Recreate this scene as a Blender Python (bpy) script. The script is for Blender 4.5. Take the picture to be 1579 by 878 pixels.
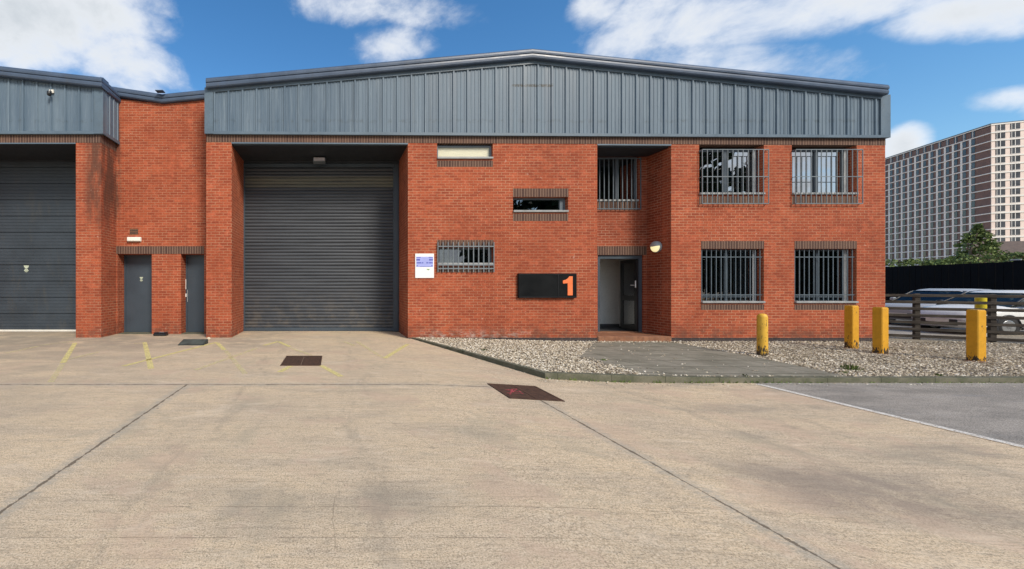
import bpy, math, random
from mathutils import Vector, Matrix
random.seed(7)
R = math.radians
for o in list(bpy.data.objects): bpy.data.objects.remove(o)
SC = bpy.context.scene
COL = SC.collection

# ---------------------------------------------------------------- camera
CX, CY, F, HC = 515.0, 438.0, 600.0, 1.5
cam = bpy.data.cameras.new('camera'); co = bpy.data.objects.new('camera', cam); COL.objects.link(co)
co.location = (0, 0, HC); co.rotation_euler = (R(90), 0, 0)
cam.sensor_width = 36; cam.lens = F / 1579 * 36
cam.shift_x = (789.5 - CX) / 1579; cam.shift_y = -(439 - CY) / 1579
cam.clip_start = 0.05; cam.clip_end = 3000
SC.camera = co

# ---------------------------------------------------------------- world, sun, exposure
SUN_EL, SUN_AZ = 38.0, 150.0           # azimuth clockwise from +Y
world = bpy.data.worlds.new('World'); SC.world = world; world.use_nodes = True
wt = world.node_tree; wt.nodes.clear()
def wn(t, **k):
    n = wt.nodes.new(t)
    for a, b in k.items(): setattr(n, a, b)
    return n
def wmath(op, a, b=None, c=None, clamp=False):
    n = wn('ShaderNodeMath', operation=op); n.use_clamp = clamp
    for i, v in enumerate((a, b, c)):
        if v is None: continue
        if isinstance(v, (int, float)): n.inputs[i].default_value = v
        else: wt.links.new(v, n.inputs[i])
    return n.outputs[0]
sky = wn('ShaderNodeTexSky', sky_type='NISHITA'); sky.sun_disc = False
sky.sun_elevation = R(SUN_EL); sky.sun_rotation = R(SUN_AZ); sky.air_density = 1.25; sky.dust_density = 0.15; sky.ozone_density = 4.0
tc = wn('ShaderNodeTexCoord')
nrm = wn('ShaderNodeVectorMath', operation='NORMALIZE'); wt.links.new(tc.outputs['Generated'], nrm.inputs[0])
D_ = nrm.outputs[0]
def noise(scale, detail, rough, dist=0.0, stretch=(1, 1, 1)):
    mp = wn('ShaderNodeMapping'); mp.inputs['Scale'].default_value = stretch; wt.links.new(D_, mp.inputs['Vector'])
    n = wn('ShaderNodeTexNoise'); n.inputs['Scale'].default_value = scale; n.inputs['Detail'].default_value = detail
    n.inputs['Roughness'].default_value = rough; n.inputs['Distortion'].default_value = dist
    wt.links.new(mp.outputs[0], n.inputs['Vector']); return n.outputs[0]
n_big = noise(5.5, 9, 0.60, 0.35, (1, 1, 1.4)); n_fine = noise(16, 7, 0.62, 0.3, (1, 1, 1.5))
fb = wmath('ADD', wmath('MULTIPLY', wmath('SUBTRACT', n_big, 0.5), 2.3), wmath('MULTIPLY', wmath('SUBTRACT', n_fine, 0.5), 1.1))
def dirv(px, py, s=1): return Vector(((px - CX), F * s, -(py - CY))).normalized()
# (px, py, half-width px, half-height px, roll, density)
BL = [(60, 30, 230, 95, 0, 1.15), (190, 95, 110, 62, 25, 1.0), (20, -60, 300, 90, 0, 1.1), (235, 135, 45, 22, 30, .7),
      (600, 10, 130, 34, 8, .42), (612, 66, 62, 32, -5, .62), (650, 30, 50, 26, 0, .4),
      (985, 50, 95, 60, -35, .62), (1110, 30, 230, 50, -8, .86), (1100, 92, 165, 34, 5, .45), (1290, 0, 220, 34, 0, .8), (1500, 22, 150, 40, -8, .95),
      (1545, 155, 62, 20, -10, .6), (1388, 224, 44, 36, 20, 1.05), (1640, 150, 80, 30, 0, .7), (920, 10, 40, 40, 60, .5), (715, 226, 110, 60, 0, 1.3, -1)]  # last entry: unseen cloud added behind the camera to brighten a window reflection
mask = None
for (px, py, a, b, roll, dn, *sg_) in BL:
    sg_ = sg_[0] if sg_ else 1
    c = dirv(px, py, sg_); t1 = (dirv(px + 4, py, sg_) - c); t1.normalize(); t2 = c.cross(t1).normalized()
    ang = R(roll); u = t1 * math.cos(ang) + t2 * math.sin(ang); v = -t1 * math.sin(ang) + t2 * math.cos(ang)
    k = (dirv(px + 1, py, sg_) - c).length; k2 = (dirv(px, py + 1, sg_) - c).length
    sub = wn('ShaderNodeVectorMath', operation='SUBTRACT'); wt.links.new(D_, sub.inputs[0]); sub.inputs[1].default_value = c
    def dt(w, s):
        n = wn('ShaderNodeVectorMath', operation='DOT_PRODUCT'); wt.links.new(sub.outputs[0], n.inputs[0]); n.inputs[1].default_value = w / s
        return n.outputs['Value']
    x, y = dt(u, a * k * (1 if abs(roll) < 45 else k2 / k)), dt(v, b * k2)
    d2 = wmath('ADD', wmath('MULTIPLY', x, x), wmath('MULTIPLY', y, y))
    val = wmath('MULTIPLY', wmath('SUBTRACT', 1.0, d2), dn)
    val = wmath('MAXIMUM', val, -1.0)
    mask = val if mask is None else wmath('MAXIMUM', mask, val)
# scattered cloud for the half of the sky behind the photographer
sep = wn('ShaderNodeSeparateXYZ'); wt.links.new(D_, sep.inputs[0])
back = wmath('MULTIPLY', wmath('SUBTRACT', 0.0, sep.outputs[1]), 3.0, clamp=True)
n_back = noise(2.6, 6, 0.6, 0.2, (1, 1, 2.2))
bv = wmath('SUBTRACT', wmath('MULTIPLY', wmath('SUBTRACT', n_back, 0.36), 5.0), wmath('MULTIPLY', wmath('SUBTRACT', 1.0, back), 4.0))
mask = wmath('MAXIMUM', mask, wmath('MINIMUM', bv, 0.9))
cl = wmath('ADD', mask, fb)
mr = wn('ShaderNodeMapRange', interpolation_type='SMOOTHSTEP'); wt.links.new(cl, mr.inputs[0])
mr.inputs[1].default_value = -0.25; mr.inputs[2].default_value = 1.05
thick = wn('ShaderNodeMapRange'); wt.links.new(wmath('ADD', mask, wmath('MULTIPLY', fb, 0.9)), thick.inputs[0]); thick.inputs[1].default_value = 0.55; thick.inputs[2].default_value = 1.5
cc = wn('ShaderNodeMix', data_type='RGBA'); wt.links.new(thick.outputs[0], cc.inputs[0])
cc.inputs[6].default_value = (7.0, 7.2, 7.5, 1); cc.inputs[7].default_value = (4.4, 4.8, 5.2, 1)
hs = wn('ShaderNodeHueSaturation'); hs.inputs['Saturation'].default_value = 1.24; hs.inputs['Value'].default_value = 1.2
wt.links.new(sky.outputs[0], hs.inputs['Color'])
mx = wn('ShaderNodeMix', data_type='RGBA'); wt.links.new(mr.outputs[0], mx.inputs[0]); wt.links.new(hs.outputs[0], mx.inputs[6]); wt.links.new(cc.outputs[2], mx.inputs[7])
bg = wn('ShaderNodeBackground'); bg.inputs['Strength'].default_value = 0.095
wo = wn('ShaderNodeOutputWorld'); wt.links.new(mx.outputs[2], bg.inputs[0]); wt.links.new(bg.outputs[0], wo.inputs[0])

sl = bpy.data.lights.new('sun', 'SUN'); sl.energy = 2.7; sl.angle = R(18); sl.color = (1.0, 0.91, 0.78)
so = bpy.data.objects.new('sun', sl); COL.objects.link(so)
sd = Vector((math.sin(R(SUN_AZ)) * math.cos(R(SUN_EL)), math.cos(R(SUN_AZ)) * math.cos(R(SUN_EL)), math.sin(R(SUN_EL))))
so.rotation_euler = sd.to_track_quat('Z', 'Y').to_euler(); so.location = (10, -10, 30)
SC.view_settings.view_transform = 'Standard'; SC.view_settings.look = 'None'
SC.view_settings.exposure = 0.5; SC.view_settings.gamma = 1; SC.view_settings.use_curve_mapping = False
SC.render.engine = 'CYCLES'

# ---------------------------------------------------------------- helpers
def PX(px, D): return (px - CX) / F * D
def PZ(py, D): return HC - (py - CY) / F * D
def ss(t): t = max(0, min(1, t)); return t * t * (3 - 2 * t)
def yardz(x): return -0.18 * ss((x - 1) / 4.5)
def bedz(x): return -0.10 * ss((x - 2.3) / 4.7)
def G(px, py, zf=yardz):
    D = F * HC / (py - CY)
    for _ in range(12): D = F * (HC - zf(PX(px, D))) / (py - CY)
    return PX(px, D), D

class MB:
    def __init__(s): s.v = []; s.f = []; s.sm = set()
    def add(s, vs, fs, smooth=False):
        b = len(s.v); s.v += [tuple(v) for v in vs]
        for f in fs:
            if smooth: s.sm.add(len(s.f))
            s.f.append(tuple(b + i for i in f))
    def box(s, x0, x1, y0, y1, z0, z1, M=None):
        vs = [Vector((x, y, z)) for z in (z0, z1) for y in (y0, y1) for x in (x0, x1)]
        if M: vs = [M @ v for v in vs]
        s.add(vs, [(0, 2, 3, 1), (4, 5, 7, 6), (0, 1, 5, 4), (2, 6, 7, 3), (0, 4, 6, 2), (1, 3, 7, 5)])
    def bbox(s, x0, x1, y0, y1, z0, z1, b=0.01, M=None):     # chamfered box
        b = min(b, (x1-x0)/3, (y1-y0)/3, (z1-z0)/3)
        L = [(x0, x1, y0, y1, z0, z1)]
        vs = []
        for sx in (0, 1):
            for sy in (0, 1):
                for sz in (0, 1):
                    X, Y, Z = (x0, x1)[sx], (y0, y1)[sy], (z0, z1)[sz]
                    ix, iy, iz = (b if sx == 0 else -b), (b if sy == 0 else -b), (b if sz == 0 else -b)
                    vs += [Vector((X, Y+iy, Z+iz)), Vector((X+ix, Y, Z+iz)), Vector((X+ix, Y+iy, Z))]
        if M: vs = [M @ v for v in vs]
        i = lambda sx, sy, sz, k: (sx*4+sy*2+sz)*3+k
        fs = []
        fs += [(i(0,0,0,0), i(0,0,1,0), i(0,1,1,0), i(0,1,0,0)), (i(1,0,0,0), i(1,1,0,0), i(1,1,1,0), i(1,0,1,0))]
        fs += [(i(0,0,0,1), i(1,0,0,1), i(1,0,1,1), i(0,0,1,1)), (i(0,1,0,1), i(0,1,1,1), i(1,1,1,1), i(1,1,0,1))]
        fs += [(i(0,0,0,2), i(0,1,0,2), i(1,1,0,2), i(1,0,0,2)), (i(0,0,1,2), i(1,0,1,2), i(1,1,1,2), i(0,1,1,2))]
        for a in (0, 1):
            for c in (0, 1):
                fs.append((i(a,c,0,0), i(a,c,0,1), i(a,c,1,1), i(a,c,1,0)))
                fs.append((i(a,0,c,0), i(a,0,c,2), i(a,1,c,2), i(a,1,c,0)))
                fs.append((i(0,a,c,1), i(0,a,c,2), i(1,a,c,2), i(1,a,c,1)))
        for a in (0, 1):
            for c in (0, 1):
                for d in (0, 1): fs.append((i(a,c,d,0), i(a,c,d,1), i(a,c,d,2)))
        s.add(vs, fs)
    def cyl(s, c, r0, r1, h, n=16, axis='Z', cap=True, smooth=True):
        c = Vector(c); ring = []
        for k, (r, t) in enumerate(((r0, 0), (r1, h))):
            for j in range(n):
                a = 2*math.pi*j/n; p = (r*math.cos(a), r*math.sin(a), t)
                if axis == 'X': p = (p[2], p[0], p[1])
                elif axis == 'Y': p = (p[0], p[2], p[1])
                ring.append(c + Vector(p))
        s.add(ring, [(j, (j+1) % n, n+(j+1) % n, n+j) for j in range(n)], smooth)
        if cap: s.add(ring, [tuple(range(n-1, -1, -1)), tuple(range(n, 2*n))])
    def lathe(s, c, prof, n=20, axis='Z'):
        c = Vector(c); vs = []
        for (r, t) in prof:
            for j in range(n):
                a = 2*math.pi*j/n; p = (r*math.cos(a), r*math.sin(a), t)
                if axis == 'X': p = (p[2], p[0], p[1])
                elif axis == 'Y': p = (p[0], p[2], p[1])
                vs.append(c + Vector(p))
        m = len(prof)
        s.add(vs, [(k*n+j, k*n+(j+1) % n, (k+1)*n+(j+1) % n, (k+1)*n+j) for k in range(m-1) for j in range(n)], True)
        s.add(vs[:n], [tuple(range(n-1, -1, -1))]); s.add(vs[-n:], [tuple(range(n))])
    def tube(s, pts, r, n=8):
        pts = [Vector(p) for p in pts]; vs = []
        for k, p in enumerate(pts):
            t = (pts[min(k+1, len(pts)-1)] - pts[max(k-1, 0)]).normalized()
            a = t.orthogonal().normalized(); b = t.cross(a); rr = r[k] if isinstance(r, (list, tuple)) else r
            for j in range(n):
                an = 2*math.pi*j/n; vs.append(p + a*rr*math.cos(an) + b*rr*math.sin(an))
        m = len(pts)
        s.add(vs, [(k*n+j, k*n+(j+1) % n, (k+1)*n+(j+1) % n, (k+1)*n+j) for k in range(m-1) for j in range(n)], True)
        s.add(vs[:n], [tuple(range(n))]); s.add(vs[-n:], [tuple(range(n))])
    def prism(s, poly, a, b, axis='Y', smooth=False):      # poly in the other two axes
        def P(u, v, t): return {'Y': (u, t, v), 'X': (t, u, v), 'Z': (u, v, t)}[axis]
        n = len(poly); vs = [P(u, v, a) for u, v in poly] + [P(u, v, b) for u, v in poly]
        s.add(vs, [(j, (j+1) % n, n+(j+1) % n, n+j) for j in range(n)], smooth)
        s.add(vs, [tuple(range(n)), tuple(range(2*n-1, n-1, -1))])
    def build(s, name, mat, parent=None, raw=False, bevel=0):
        me = bpy.data.meshes.new(name)
        vs = s.v
        if parent is not None and not raw:
            w = world_loc(parent); vs = [(x-w[0], y-w[1], z-w[2]) for x, y, z in vs]
        me.from_pydata(vs, [], s.f); me.materials.append(mat)
        if s.sm:
            for i in s.sm: me.polygons[i].use_smooth = True
        o = bpy.data.objects.new(name, me); COL.objects.link(o)
        if parent is not None: o.parent = parent
        if bevel:
            m = o.modifiers.new('bevel', 'BEVEL'); m.width = bevel; m.segments = 2; m.limit_method = 'ANGLE'
        recalc(me)
        return o
def split_raw(mb):
    out = []
    for k in range(0, len(mb.v), 8):
        m = MB(); m.v = mb.v[k:k+8]; m.f = [tuple(i-k for i in f) for f in mb.f if k <= f[0] < k+8]; out.append(m)
    return out
def split_build(mb, name, mat, parent):
    """one object for every loose piece of the builder"""
    par = list(range(len(mb.v)))
    def find(a):
        while par[a] != a: par[a] = par[par[a]]; a = par[a]
        return a
    for f in mb.f:
        for i in f[1:]: par[find(i)] = find(f[0])
    groups = {}
    for k, f in enumerate(mb.f): groups.setdefault(find(f[0]), []).append(f)
    out = []
    for g in groups.values():
        m = MB(); ids = sorted({i for f in g for i in f}); ix = {i: k for k, i in enumerate(ids)}
        m.v = [mb.v[i] for i in ids]; m.f = [tuple(ix[i] for i in f) for f in g]; out.append(m.build(name, mat, parent))
    return out
def recalc(me):
    import bmesh
    b = bmesh.new(); b.from_mesh(me); bmesh.ops.recalc_face_normals(b, faces=b.faces); b.to_mesh(me); b.free()
def world_loc(o):
    v = Vector((0, 0, 0))
    while o is not None: v += o.location; o = o.parent
    return v
def tag(o, label=None, cat=None, group=None, kind=None):
    if label: o['label'] = label
    if cat: o['category'] = cat
    if group: o['group'] = group
    if kind: o['kind'] = kind
    return o
def empty(name, loc, label, cat, group=None, rz=0):
    o = bpy.data.objects.new(name, None); COL.objects.link(o); o.location = loc; o.rotation_euler.z = rz
    o.empty_display_size = 0.2
    return tag(o, label, cat, group)
def struct(name, mb, mat): return tag(mb.build(name, mat), kind='structure')
def copy_tree(o, parent=None):
    c = o.copy(); COL.objects.link(c); c.parent = parent
    for ch in list(o.children): copy_tree(ch, c)
    return c

# ---------------------------------------------------------------- material helpers
class NT:
    def __init__(s, name):
        s.m = bpy.data.materials.new(name); s.m.use_nodes = True; s.t = s.m.node_tree; s.t.nodes.clear()
        s.out = s.t.nodes.new('ShaderNodeOutputMaterial'); s.b = s.t.nodes.new('ShaderNodeBsdfPrincipled')
        s.t.links.new(s.b.outputs[0], s.out.inputs[0]); s._pos = None
    def n(s, t, **k):
        n = s.t.nodes.new(t)
        for a, b in k.items(): setattr(n, a, b)
        return n
    def L(s, a, b): s.t.links.new(a, b)
    def put(s, v, inp):
        if v is None: return
        if isinstance(v, (int, float)): inp.default_value = v
        elif isinstance(v, tuple): inp.default_value = v if len(v) == len(inp.default_value) else v + (1,)
        else: s.L(v, inp)
    def math(s, op, a, b=None, c=None, clamp=False):
        n = s.n('ShaderNodeMath', operation=op); n.use_clamp = clamp
        for i, v in enumerate((a, b, c)): s.put(v, n.inputs[i])
        return n.outputs[0]
    @property
    def geo(s):
        if not s._pos: s._pos = s.n('ShaderNodeNewGeometry')
        return s._pos
    def xyz(s, v=None):
        n = s.n('ShaderNodeSeparateXYZ'); s.L(v or s.geo.outputs['Position'], n.inputs[0]); return n.outputs
    def noise(s, scale, detail=4, rough=.55, vec=None, stretch=None, dist=0):
        n = s.n('ShaderNodeTexNoise'); n.inputs['Scale'].default_value = scale; n.inputs['Detail'].default_value = detail
        n.inputs['Roughness'].default_value = rough; n.inputs['Distortion'].default_value = dist
        v = vec or s.geo.outputs['Position']
        if stretch:
            mp = s.n('ShaderNodeMapping'); mp.inputs['Scale'].default_value = stretch; s.L(v, mp.inputs[0]); v = mp.outputs[0]
        s.L(v, n.inputs['Vector']); return n.outputs[0]
    def ramp(s, f, a, b, lo=0.0, hi=1.0, smooth=True):
        n = s.n('ShaderNodeMapRange'); n.interpolation_type = 'SMOOTHSTEP' if smooth else 'LINEAR'
        s.put(f, n.inputs[0]); n.inputs[1].default_value = a; n.inputs[2].default_value = b; n.inputs[3].default_value = lo; n.inputs[4].default_value = hi
        return n.outputs[0]
    def mix(s, f, a, b, blend='MIX'):
        n = s.n('ShaderNodeMix', data_type='RGBA', blend_type=blend); s.put(f, n.inputs[0]); s.put(a, n.inputs[6]); s.put(b, n.inputs[7]); return n.outputs[2]
    def bump(s, h, strength=.3, dist=.01):
        n = s.n('ShaderNodeBump'); n.inputs['Strength'].default_value = strength; n.inputs['Distance'].default_value = dist
        s.L(h, n.inputs['Height']); s.L(n.outputs[0], s.b.inputs['Normal']); return n
    def fin(s, col=None, rough=.6, metal=0, spec=.5):
        s.put(col, s.b.inputs['Base Color']); s.put(rough, s.b.inputs['Roughness']); s.put(metal, s.b.inputs['Metallic']); s.put(spec, s.b.inputs['Specular IOR Level'])
        return s.m
MAT = {}
def paint(name, col, rough=.45, var=.12, scale=3, metal=0, spec=.5, dirt=0):
    if name in MAT: return MAT[name]
    t = NT(name); n1 = t.noise(scale, 5, .6); n2 = t.noise(scale*14, 3, .6)
    c = t.mix(t.ramp(n1, .3, .7), tuple(x*(1-var) for x in col), tuple(min(1, x*(1+var)) for x in col))
    c = t.mix(t.ramp(n2, .45, .8, 0, .35), c, tuple(x*.6 for x in col))
    if dirt:
        d = t.noise(2.2, 6, .7, stretch=(1.5, 1.5, .4)); c = t.mix(t.ramp(d, .52, .75, 0, dirt), c, (.10, .085, .06))
    t.bump(n2, .15, .003)
    MAT[name] = t.fin(c, t.ramp(n1, .2, .8, max(.05, rough-.08), rough+.1), metal, spec); return MAT[name]

def wall_uv(t):
    x, y, z = t.xyz(); nx, ny, nz = t.xyz(t.geo.outputs['True Normal'])
    side = t.math('GREATER_THAN', t.math('ABSOLUTE', nx), 0.6)
    u = t.math('ADD', t.math('MULTIPLY', x, t.math('SUBTRACT', 1, side)), t.math('MULTIPLY', y, side))
    return u, x, y, z
def brick_mat(name, c1, c2, mortar, stain=True, tone=1.0):
    t = NT(name); u, x, y, z = wall_uv(t)
    cb = t.n('ShaderNodeCombineXYZ'); t.L(t.math('ADD', u, 50), cb.inputs[0]); t.L(t.math('ADD', z, 10), cb.inputs[1])
    b = t.n('ShaderNodeTexBrick'); t.L(cb.outputs[0], b.inputs['Vector'])
    b.inputs['Scale'].default_value = 1; b.inputs['Brick Width'].default_value = .225; b.inputs['Row Height'].default_value = .0753
    b.inputs['Mortar Size'].default_value = .0076; b.inputs['Mortar Smooth'].default_value = .25; b.inputs['Bias'].default_value = -.1
    b.inputs['Color1'].default_value = c1 + (1,); b.inputs['Color2'].default_value = c2 + (1,); b.inputs['Mortar'].default_value = mortar + (1,)
    # mortar that is washed out or smeared here and there
    wear = t.noise(1.3, 5, .6); mcol = t.mix(t.ramp(wear, .35, .65), mortar, tuple(a*.45 + c*.5 for a, c in zip(mortar, c1)))
    col = t.mix(b.outputs['Fac'], b.outputs['Color'], mcol)
    big = t.noise(.55, 5, .6); col = t.mix(t.ramp(big, .3, .7, 0, .38), col, tuple(a*.62 for a in c2))
    mid = t.noise(4.5, 5, .7); col = t.mix(t.ramp(mid, .5, .68, 0, .4), col, tuple(min(1, a*1.35+.02) for a in c1))
    fine = t.noise(30, 4, .7); col = t.mix(t.ramp(fine, .5, .66, 0, .38), col, tuple(a*.55 for a in c2))
    if stain:
        # black algae running down the neighbour's pier, salts near the ground beside the shutter
        s1 = t.math('MULTIPLY', t.ramp(x, -7.05, -6.75), t.ramp(x, -6.30, -6.42)); sn = t.noise(2.2, 6, .65, stretch=(1.6, 1.6, .35))
        s1 = t.math('MULTIPLY', s1, t.math('MULTIPLY', t.ramp(z, 2.3, 4.2, .12, 1), t.ramp(sn, .32, .56)))
        col = t.mix(t.math('MULTIPLY', s1, .8), col, (.075, .042, .03))
        s2 = t.math('MULTIPLY', t.ramp(z, .32, .0), t.math('MULTIPLY', t.ramp(x, 2.0, 2.8), t.ramp(x, 6.2, 4.6)))
        s2 = t.math('MULTIPLY', s2, t.ramp(t.noise(9, 7, .8, stretch=(.5, 1, 1.3)), .46, .62)); col = t.mix(t.math('MULTIPLY', s2, .55), col, (.55, .50, .45))
        s3 = t.math('MULTIPLY', t.ramp(z, .5, .02), t.ramp(t.noise(5, 5, .6), .38, .62)); col = t.mix(t.math('MULTIPLY', s3, .6), col, (.10, .055, .04))
        s4 = t.ramp(t.noise(11, 3, .5), .70, .76, 0, .4); col = t.mix(s4, col, (.62, .42, .33))
        # darker weathered run under the sill ends
        s5 = t.math('MULTIPLY', t.ramp(t.noise(1.4, 5, .65, stretch=(2.2, 2.2, .5)), .54, .74), .25); col = t.mix(s5, col, tuple(a*.5 for a in c2))
    h = t.math('SUBTRACT', t.math('MULTIPLY', fine, .35), b.outputs['Fac']); t.bump(h, .55, .006)
    return t.fin(col, .85, 0, .25)
M_BRICK = brick_mat('red_brick', (.41, .096, .041), (.27, .056, .026), (.53, .28, .17))
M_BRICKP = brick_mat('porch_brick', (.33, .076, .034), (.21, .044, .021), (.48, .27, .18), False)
M_PLINTH = brick_mat('plinth_brick', (.06, .045, .045), (.045, .035, .035), (.13, .11, .10), False)
def soldier_mat(name='brown_soldier_brick', width=.0755):
    t = NT(name); u, x, y, z = wall_uv(t)
    fr = t.math('FRACT', t.math('DIVIDE', t.math('ADD', u, 40), width))
    mo = t.math('LESS_THAN', fr, .17); idx = t.math('FLOOR', t.math('DIVIDE', t.math('ADD', u, 40), width))
    wn_ = t.n('ShaderNodeTexWhiteNoise', noise_dimensions='1D'); t.L(idx, wn_.inputs['W'])
    c = t.mix(wn_.outputs['Value'], (.075, .042, .034), (.125, .072, .052)); c = t.mix(t.ramp(t.noise(25, 4), .4, .75, 0, .5), c, (.06, .035, .03))
    c = t.mix(t.math('MULTIPLY', mo, .8), c, (.33, .22, .16)); t.bump(t.math('SUBTRACT', 0, mo), .5, .006)
    return t.fin(c, .85, 0, .25)
M_SOLD = soldier_mat()

def concrete_mat():
    t = NT('yard_concrete'); x, y, z = t.xyz()
    st = t.noise(1.5, 7, .68, stretch=(.6, 1.9, 1)); st2 = t.noise(6, 6, .8, stretch=(.4, 3.6, 1)); fine = t.noise(95, 3, .8); grit = t.noise(42, 4, .85, stretch=(.7, 1.4, 1)); med = t.noise(16, 6, .78, stretch=(.6, 1.5, 1)); big = t.noise(.42, 5, .6, dist=.4)
    c = t.mix(t.ramp(big, .36, .64), (.70, .535, .345), (.61, .475, .325))
    c = t.mix(t.ramp(st, .47, .62, 0, .55), c, (.46, .37, .27)); c = t.mix(t.ramp(st2, .50, .62, 0, .6), c, (.72, .58, .41)); c = t.mix(t.ramp(st2, .47, .36, 0, .55), c, (.42, .335, .225))
    c = t.mix(t.ramp(med, .50, .64, 0, .6), c, (.34, .275, .195)); c = t.mix(t.ramp(grit, .54, .62, 0, .55), c, (.24, .19, .13)); c = t.mix(t.ramp(grit, .46, .36, 0, .4), c, (.78, .66, .48))
    c = t.mix(t.ramp(fine, .54, .60, 0, .75), c, (.19, .15, .105)); c = t.mix(t.ramp(fine, .45, .38, 0, .65), c, (.86, .73, .54))
    pk = t.noise(1.1, 5, .65); c = t.mix(t.ramp(pk, .52, .62, 0, .5), c, (.56, .405, .29)); ol = t.noise(.8, 6, .7, dist=.8); c = t.mix(t.ramp(ol, .53, .66, 0, .38), c, (.37, .325, .235)); ob = t.noise(1.9, 3, .5); c = t.mix(t.ramp(ob, .68, .73, 0, .35), c, (.27, .225, .165)); wb = t.noise(1.3, 6, .75, dist=1.2, stretch=(.7, 1.6, 1)); c = t.mix(t.ramp(wb, .53, .66, 0, .3), c, (.80, .66, .49))
    sc = t.noise(3, 4, .75, stretch=(.4, 22, 1)); c = t.mix(t.ramp(sc, .56, .66, 0, .42), c, (.26, .21, .145))
    # damp grey areas (right half and around the dips)
    dmp = t.noise(.9, 5, .6, stretch=(.8, 1.6, 1)); rt = t.ramp(x, 2.0, 6.5, .25, 1)
    c = t.mix(t.math('MULTIPLY', t.math('MULTIPLY', t.ramp(dmp, .46, .68), rt), .6), c, (.27, .235, .19))
    lf = t.math('MULTIPLY', t.ramp(x, -2.4, -6.5), t.ramp(dmp, .3, .6)); c = t.mix(t.math('MULTIPLY', lf, .55), c, (.30, .255, .195))
    wet = t.math('MULTIPLY', t.math('MULTIPLY', t.ramp(x, 3.1, 3.7), t.ramp(x, 5.4, 4.4)), t.math('MULTIPLY', t.ramp(y, 2.5, 2.9), t.ramp(y, 3.8, 3.2)))
    c = t.mix(t.math('MULTIPLY', t.math('MULTIPLY', wet, t.ramp(t.noise(2.6, 4), .3, .55)), .55), c, (.23, .18, .15))
    dk = t.math('MULTIPLY', t.math('MULTIPLY', t.ramp(y, 2.35, 2.6), t.ramp(y, 3.05, 2.75)), t.math('MULTIPLY', t.ramp(x, -1.3, -.7), t.ramp(x, 1.3, .6)))
    c = t.mix(t.math('MULTIPLY', t.math('MULTIPLY', dk, t.ramp(t.noise(2.0, 4), .3, .6)), .42), c, (.26, .23, .18))
    # oil drips and grime in front of the left doors
    gr = t.math('MULTIPLY', t.math('MULTIPLY', t.ramp(y, 8.2, 9.8), t.ramp(x, -.5, -2.4)), t.ramp(t.noise(2.2, 5), .3, .6)); c = t.mix(t.math('MULTIPLY', gr, .55), c, (.27, .235, .185))
    v = t.n('ShaderNodeTexVoronoi'); v.inputs['Scale'].default_value = 1.6; t.L(t.geo.outputs['Position'], v.inputs['Vector'])
    c = t.mix(t.ramp(v.outputs['Distance'], .035, .02, 0, .7), c, (.10, .08, .065))
    # faint tyre tracks swinging towards the shutter
    tw = t.math('MULTIPLY', t.math('SUBTRACT', t.noise(.35, 2, .5), .5), 2.2)
    for tx in (-1.35, .35, 4.6, 6.1):
        d = t.math('ABSOLUTE', t.math('SUBTRACT', t.math('ADD', x, tw), tx)); c = t.mix(t.math('MULTIPLY', t.ramp(d, .17, .05), t.ramp(t.noise(2.4, 6, .75, stretch=(2, .6, 1)), .45, .62, 0, .32)), c, (.25, .215, .165))
    # joints between the slabs
    wob = t.math('MULTIPLY', t.math('SUBTRACT', t.noise(5, 5, .7), .5), .035); j = None; halo = None
    for (ax, p0, lim) in ((x, -2.19, (y, 5.8, -1)), (x, 2.77, (y, 5.35, -1)), (y, 5.80, (x, 2.55, -1))):
        d = t.math('ABSOLUTE', t.math('SUBTRACT', t.math('ADD', ax, wob), p0)); lm = t.math('LESS_THAN', lim[0], lim[1])
        w = t.math('ADD', .004, t.math('MULTIPLY', t.ramp(t.noise(6, 5, .8), .38, .62), .016))
        k = t.math('MULTIPLY', t.math('LESS_THAN', d, w), lm); hk = t.math('MULTIPLY', t.ramp(d, .14, .03), lm)
        j = k if j is None else t.math('MAXIMUM', j, k); halo = hk if halo is None else t.math('MAXIMUM', halo, hk)
    # short cracks
    cw = t.math('MULTIPLY', t.math('SUBTRACT', t.noise(2.5, 4, .6), .5), .10)
    for (x0, x1, y0, y1, sl_) in ((.55, .95, 3.55, 4.3, -.45), (-.03, .03, 2.2, 2.75, 0.02)):
        d = t.math('ABSOLUTE', t.math('SUBTRACT', t.math('ADD', x, cw), t.math('ADD', (x0+x1)/2, t.math('MULTIPLY', t.math('SUBTRACT', y, (y0+y1)/2), sl_))))
        k = t.math('MULTIPLY', t.math('LESS_THAN', d, .004), t.math('MULTIPLY', t.math('GREATER_THAN', y, y0), t.math('LESS_THAN', y, y1)))
        j = t.math('MAXIMUM', j, t.math('MULTIPLY', k, .35))
    for yy, xa, xb in ((2.62, -1.2, 2.6), (2.30, -2.0, 1.8), (4.05, -1.3, 1.6), (2.95, -.8, 1.4)):
        d = t.math('ABSOLUTE', t.math('SUBTRACT', t.math('ADD', y, t.math('MULTIPLY', wob, .4)), yy))
        k = t.math('MULTIPLY', t.math('LESS_THAN', d, .0035), t.math('MULTIPLY', t.math('GREATER_THAN', x, xa), t.math('LESS_THAN', x, xb)))
        j = t.math('MAXIMUM', j, t.math('MULTIPLY', t.math('MULTIPLY', k, t.ramp(t.noise(3, 3), .42, .52)), .6))
    c = t.mix(t.math('MULTIPLY', t.math('MULTIPLY', halo, t.ramp(med, .35, .6)), .7), c, (.40, .36, .29))
    c = t.mix(t.math('MULTIPLY', j, .8), c, (.11, .082, .055))
    t.bump(t.math('SUBTRACT', t.math('ADD', t.math('MULTIPLY', fine, .5), t.math('MULTIPLY', st2, .4)), j), .5, .006)
    return t.fin(c, t.ramp(dmp, .3, .7, .8, .95), 0, .3)
M_CONC = concrete_mat()
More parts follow.
